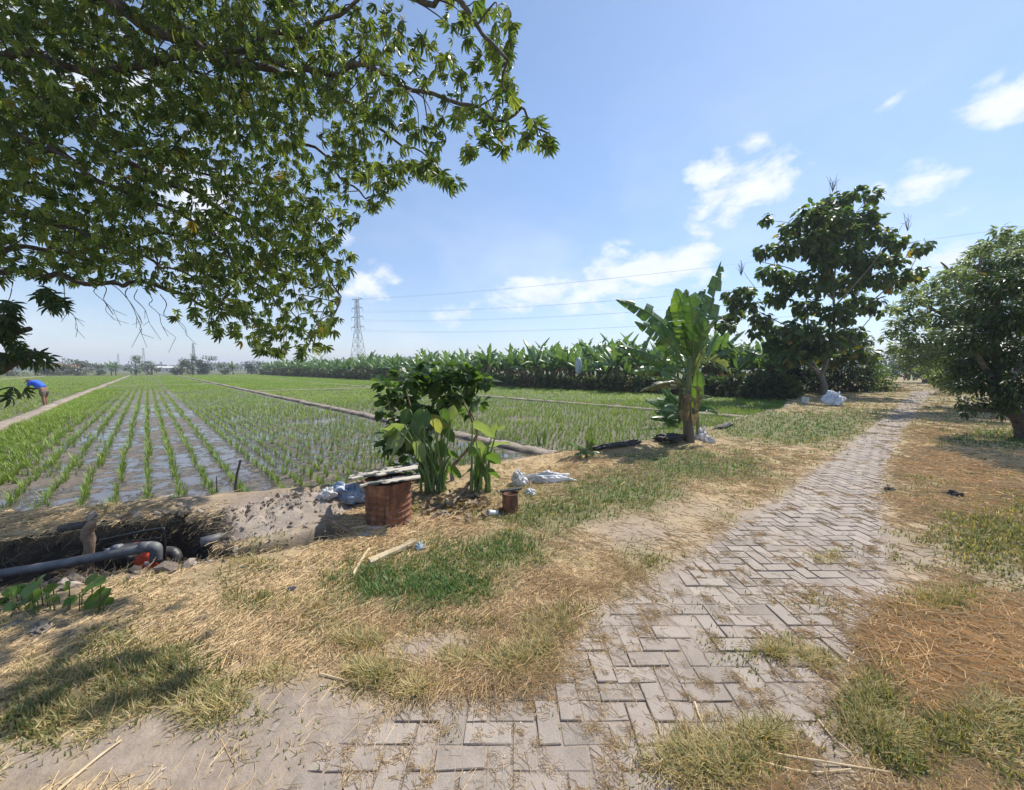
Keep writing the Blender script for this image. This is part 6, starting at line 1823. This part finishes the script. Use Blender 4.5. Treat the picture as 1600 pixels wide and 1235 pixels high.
def build_motorbike(px, py, rz, label, rider_label, cloth, head_m):
    b = np.array([*pt(px, py, 52)[:2], 0.0]); b[2] = hz(b[0], b[1])
    t = thing('motorcycle', label, 'motorcycle', b, rz)
    for x in (-.62, .62):
        mb = MB()
        n = 24
        ring = [(x + .27 * cos(2 * pi * k / n), 0, .30 + .27 * sin(2 * pi * k / n)) for k in range(n + 1)]
        mb.tube(ring, .05, 8, cap=False); w = mb.build('wheel', M['black'], t, True)
        mb = MB()
        for k in range(6): a = pi * k / 6; mb.tube([(x - .25 * cos(a), 0, .3 - .25 * sin(a)), (x + .25 * cos(a), 0, .3 + .25 * sin(a))], .008, 5)
        mb.build('spokes', M['steel'], w)
    mb = MB(); mb.tube(bez([(-.55, 0, .62), (-.2, 0, .6), (.15, 0, .68), (.4, 0, .82)], 4), [.09, .1, .11, .12, .12, .12, .11, .13, .13, .14, .12, .1, .07], 10); mb.box((0.02, 0, .38), (.36, .22, .26), bev=.04)
    mb.build('body', cloth, t, True)
    mb = MB(); mb.tube([(-.6, 0, .76), (-.3, 0, .78), (.0, 0, .76)], [.07, .1, .08], 8); mb.build('seat', M['black'], t, True)
    mb = MB(); mb.tube([(.62, .06, .3), (.45, .05, .95)], .025, 6); mb.tube([(.62, -.06, .3), (.45, -.05, .95)], .025, 6); mb.tube(bez([(.30, -.34, 1.02), (.42, -.15, 1.03), (.42, .15, 1.03), (.30, .34, 1.02)], 3), .016, 6); mb.build('handlebar', M['steel'], t, True)
    mb = MB(); lathe(mb, [(0, -.03), (.07, -.03), (.085, .03), (.08, .05), (0, .06)], 14); mb.v = [(.55 + v[2], v[1], .88 + v[0]) for v in mb.v]; mb.build('headlight', M['label_white'], t, True)
    if rider_label:
        z0 = b + np.array([0, 0, 0])
        p = thing('person', rider_label, 'person', b, rz)
        ch = [[((-.25, 0, .9), .14), ((-.24, 0, 1.08), .13), ((-.20, 0, 1.26), .15), ((-.18, 0, 1.38), .11), ((-.16, 0, 1.47), .05), ((-.14, 0, 1.56), .085), ((-.13, 0, 1.65), .095)]]
        for s in (-1, 1): ch.append([0, ((-.1, .11 * s, .86), .09), ((.22, .15 * s, .80), .07), ((.16, .15 * s, .50), .052), ((.12, .15 * s, .30), .04), ((.26, .15 * s, .27), .03)])
        for s in (-1, 1): ch.append([3, ((-.17, .19 * s, 1.36), .06), ((-.02, .25 * s, 1.14), .045), ((.26, .30 * s, 1.04), .033), ((.33, .30 * s, 1.035), .03)])
        chain_body('body', ch, M['skin'], p, 1)
        chain_body('jacket', [[((-.25, 0, .92), .165), ((-.23, 0, 1.1), .16), ((-.2, 0, 1.27), .175), ((-.18, 0, 1.4), .12)], [3, ((-.17, .20 * -1, 1.36), .08), ((-.03, -.25, 1.16), .06), ((.2, -.29, 1.06), .048)], [3, ((-.17, .20, 1.36), .08), ((-.03, .25, 1.16), .06), ((.2, .29, 1.06), .048)]], head_m, p, 1)
        chain_body('trousers', [[((-.25, 0, .9), .155)], [0, ((-.1, -.11, .86), .105), ((.22, -.15, .80), .085), ((.15, -.15, .45), .065)], [0, ((-.1, .11, .86), .105), ((.22, .15, .80), .085), ((.15, .15, .45), .065)]], M['navy'], p, 1)
        chain_body('hair', [[((-.15, 0, 1.68), .1), ((-.16, 0, 1.62), .1)]], M['hair'], p, 1)
build_motorbike(1416, 594, radians(-120), 'motorcycle with a rider coming along the far path', 'rider in dark red jacket sitting on the far motorcycle', M['maroon'], M['maroon'])
build_motorbike(1436, 597, radians(-105), 'dark motorcycle standing by the trees at the far path', None, M['navy'], M['navy'])

# ------------------------------------------------------------------ pylons, wires, far trees and houses
def pylon(b, H, wb, label, thick, group=None, tops=None):
    t = thing('pylon', label, 'pylon', b, radians(-30))
    def half(z):
        q = z / H
        return wb / 2 * (1 - q / .62 * .72) if q < .62 else wb / 2 * .28 * (1 - (q - .62) / .38 * .35)
    zs = [0, .12 * H, .24 * H, .36 * H, .48 * H, .62 * H, .70 * H, .78 * H, .86 * H, .93 * H, H]
    for sx in (-1, 1):
        for sy in (-1, 1):
            mb = MB(); mb.tube([(sx * half(z), sy * half(z), z) for z in zs], thick, 4); mb.build('leg', M['steel'], t)
    mb = MB()
    for z0, z1 in zip(zs[:-1], zs[1:]):
        a, c = half(z0), half(z1)
        for (p, q) in (((-1, -1), (1, -1)), ((1, -1), (1, 1)), ((1, 1), (-1, 1)), ((-1, 1), (-1, -1))):
            mb.tube([(p[0] * a, p[1] * a, z0), (q[0] * c, q[1] * c, z1)], thick * .6, 4); mb.tube([(q[0] * a, q[1] * a, z0), (p[0] * c, p[1] * c, z1)], thick * .6, 4)
            mb.tube([(p[0] * c, p[1] * c, z1), (q[0] * c, q[1] * c, z1)], thick * .6, 4)
    mb.build('lattice', M['steel'], t)
    for z, w in ((.62 * H, .13 * H), (.755 * H, .12 * H), (.875 * H, .11 * H), (.995 * H, .11 * H)):
        mb = MB(); h = half(z)
        for s in (-1, 1):
            mb.tube([(s * h, -h, z), (s * w, 0, z)], thick * .8, 4); mb.tube([(s * h, h, z), (s * w, 0, z)], thick * .8, 4); mb.tube([(s * h, 0, z + .03 * H), (s * w, 0, z)], thick * .7, 4)
            if z < .95 * H: mb.tube([(s * w, 0, z), (s * w, 0, z - .045 * H)], thick * .8, 5)
        mb.build('cross_arm', M['steel'], t)
    return t
def build_far():
    D = 215.0; H = 41.0
    p = pt(560, 560, D); b = np.array([p[0], p[1], -.2])
    pylon(b, H, 7.5, 'tall steel lattice pylon rising behind the banana plantation', .13)
    p = pt(304, 580, 420); pylon(np.array([p[0], p[1], -.2]), 30, 6, 'small distant pylon above the dark far trees', .16)
    p = pt(226, 580, 620); pylon(np.array([p[0], p[1], -.2]), 36, 7, 'faint distant pylon left of the dark far trees', .15)
    p = pt(186, 580, 700); pylon(np.array([p[0], p[1], -.2]), 30, 7, 'faintest and leftmost distant pylon on the horizon', .15)
    # conductors towards the next pylon, which stands outside the photo on the right
    E = np.array([185.0, 78.0, 0.0])
    ax = nrmz((E - b) * np.array([1, 1, 0])); sd = np.array([cos(radians(-30)), sin(radians(-30)), 0])
    for z, w in ((.575 * H, .13 * H), (.71 * H, .12 * H), (.83 * H, .11 * H), (.995 * H, .11 * H)):
        for s in (-1, 1):
            a = b + sd * s * w + np.array([0, 0, z]); c = E + sd * s * w + np.array([0, 0, z + 1])
            sag = 6.0 if z < .95 * H else 4.0
            P = [a + (c - a) * q - np.array([0, 0, sag * 4 * q * (1 - q)]) for q in np.linspace(0, 1, 40)]
            mb = MB(); mb.tube(P, list(np.linspace(.028, .02, 40)), 5)
            o = mb.build('power_line', M['wire'], None, True, loc=a)
            tag(o, 'thin power line sagging from the tall pylon across the sky to the right', 'power line', 'power lines of the tall pylon')
    # trees on the far side of the fields
    def far_pt(px, bb):
        rx = (px - 800) / F_PX
        for Y in np.linspace(60, 260, 800):
            if dec(rx * Y, Y)[1] >= bb: return np.array([rx * Y, Y, -.2])
        return np.array([rx * 200, 200, -.2])
    T = [(20, 150, 3.2, 5, 'pale low trees at the far left edge of the fields', 1), (75, 155, 4.0, 6, 'faint pale tree behind the bending farmer', 1), (122, 146, 5.0, 5, 'feathery far tree left of the two far bananas', 1), (155, 150, 3.4, 4, 'low far bush between feathery tree and tall bright tree', 2),
         (213, 147, 6.0, 4.6, 'tall bright rounded far tree', 0), (238, 150, 4.4, 4, 'shorter far tree leaning on the tall bright one', 1), (285, 146, 5.2, 6, 'grey-green broad far tree left of the darkest one', 1), (322, 148, 6.6, 7.0, 'darkest broad far tree under the small pylon', 3),
         (302, 149, 6.9, 4.6, 'narrow dark far tree top beside the small pylon', 3), (388, 150, 5.0, 5, 'dark rounded far tree at the plantation\'s far end', 3), (412, 152, 4.6, 4.4, 'small dark far tree nearest the plantation\'s far end', 3), (352, 146, 3.8, 5, 'light green far bush right of the darkest tree', 0), (100, 160, 3.4, 5, 'hazy far bush beneath the red roof', 1), (455, 160, 4.4, 6, 'far tree rising behind the plantation', 2)]
    pal = [((0.06, 0.11, 0.03), (0.12, 0.16, 0.05)), ((0.07, 0.095, 0.045), (0.12, 0.14, 0.07)), ((0.05, 0.085, 0.03), (0.09, 0.12, 0.045)), ((0.02, 0.045, 0.018), (0.045, 0.075, 0.028))]
    for (px, bb, h, w, lab, k) in T:
        b = far_pt(px, bb)
        t = thing('tree', lab, 'tree', b, group='trees beyond the far field edge')
        mb = MB(); mb.tube([(0, 0, -.2), (.1, 0, h * .3), (0, .1, h * .65)], [.22, .16, .06], 7); mb.build('trunk', M['bark_dark'], t)
        cl = []
        for _ in range(16):
            a = rr(0, 6.28); q = rr(0, .8) ** .7
            zz = rr(.15, .88)
            cl.append((cos(a) * w * .5 * q, sin(a) * w * .5 * q, h * zz, w * rr(.13, .24) * (1.1 - .4 * zz)))
        crown_leaves(cl, 70, .5, pal[k][0], pal[k][1], 0, M['leaf_matte'], t, LEAF5, droop=.3)
    # a few bananas among them
    protos = [o for o in bpy.data.objects if o.name.startswith('banana_plant') and o.type == 'EMPTY' and len(o.children) == 2][:3]
    for i, (px, lab) in enumerate([(175, 'right of two far banana plants at the field\'s end'), (182, 'left of two far banana plants at the field\'s end'), (365, 'far banana plant right of the darkest tree'), (60, 'far banana plant behind the farmer')]):
        o = copy_tree(protos[i % len(protos)], far_pt(px, 145), i * 1.3, 1.25)
        tag(o, lab, 'banana plant', 'far bananas')
    # house with red roof and a pale shed
    for (px, Yd, w, d, h, roofm, lab, nm) in [(98, 240, 16, 9, 2.8, 'roof_red', 'far house with red tiled roof half hidden behind trees', 'house'), (262, 230, 9, 6, 2.5, 'concrete', 'far pale shed between two clumps of trees', 'shed')]:
        p = pt(px, 580, Yd); b = np.array([p[0], p[1], -.2])
        t = thing(nm, lab, nm, b, radians(20))
        mb = MB(); mb.box((0, 0, h / 2), (w, d, h)); wl = mb.build('wall', M['plaster'], t)
        mb = MB()
        e, rz_ = .5, h + (2.2 if nm == 'house' else 1.0)
        V = [(-w / 2 - e, -d / 2 - e, h + .003), (w / 2 + e, -d / 2 - e, h + .003), (w / 2 + e, d / 2 + e, h + .003), (-w / 2 - e, d / 2 + e, h + .003), (-w / 2 + (2 if nm == 'house' else -e), 0, rz_), (w / 2 - (2 if nm == 'house' else -e), 0, rz_)]
        mb.add(V, [(0, 1, 5, 4), (1, 2, 5), (2, 3, 4, 5), (3, 0, 4), (3, 2, 1, 0)]); mb.build('roof', M[roofm], t)
        for x in (-w * .3, w * .1, w * .35):
            mb = MB(); mb.box((x, -d / 2 - .02, h * .5), (1.1, .05, 1.1)); mb.build('window', M['dark_pane'], t)
    # far-off wood that reads as one band along the horizon
    m = 26000
    px = RNG.uniform(-700, 2300, m); Yd = RNG.uniform(330, 420, m)
    x = (px - 800) / F_PX * Yd
    hh = 2.0 + 7.5 * fbm(px / 45, Yd * 0, 801, 4) * (.5 + fbm(px / 200, Yd * 0, 802, 2))
    z = -.2 + hh * RNG.random(m) ** .8
    col = lerpcol((0.035, 0.06, 0.03), (0.075, 0.10, 0.05), RNG.random(m))
    o = scatter('distant_wood', LEAF5, np.stack([x, Yd, z], -1), rot(RNG.uniform(0, 6.28, m), RNG.normal(0, .6, m), RNG.normal(0, .6, m)), RNG.uniform(1.6, 3.4, m), col, M['leaf_matte'])
    tag(o, 'low hazy band of distant trees along the whole horizon', 'distant trees', kind='stuff')
build_far()

# ------------------------------------------------------------------ air
def build_haze():
    m, nt, b = new_mat('haze_air')
    nt.nodes.remove(b)
    v = N_(nt, 'ShaderNodeVolumePrincipled')
    v.inputs['Color'].default_value = (0.84, 0.89, 1.0, 1)
    v.inputs['Density'].default_value = HAZE
    v.inputs['Anisotropy'].default_value = 0.0
    v.inputs['Density Attribute'].default_value = ''
    nt.links.new(v.outputs[0], nt.nodes['Material Output'].inputs['Volume'])
    try: m.cycles.homogeneous_volume = True
    except Exception: pass
    mb = MB(); mb.box((0, 500, 22.5), (3200, 3400, 47.4))
    o = mb.build('haze', m)
    tag(o, 'thin pale haze in the air over the fields', 'haze', kind='stuff')
HAZE = 0.0008
build_haze()
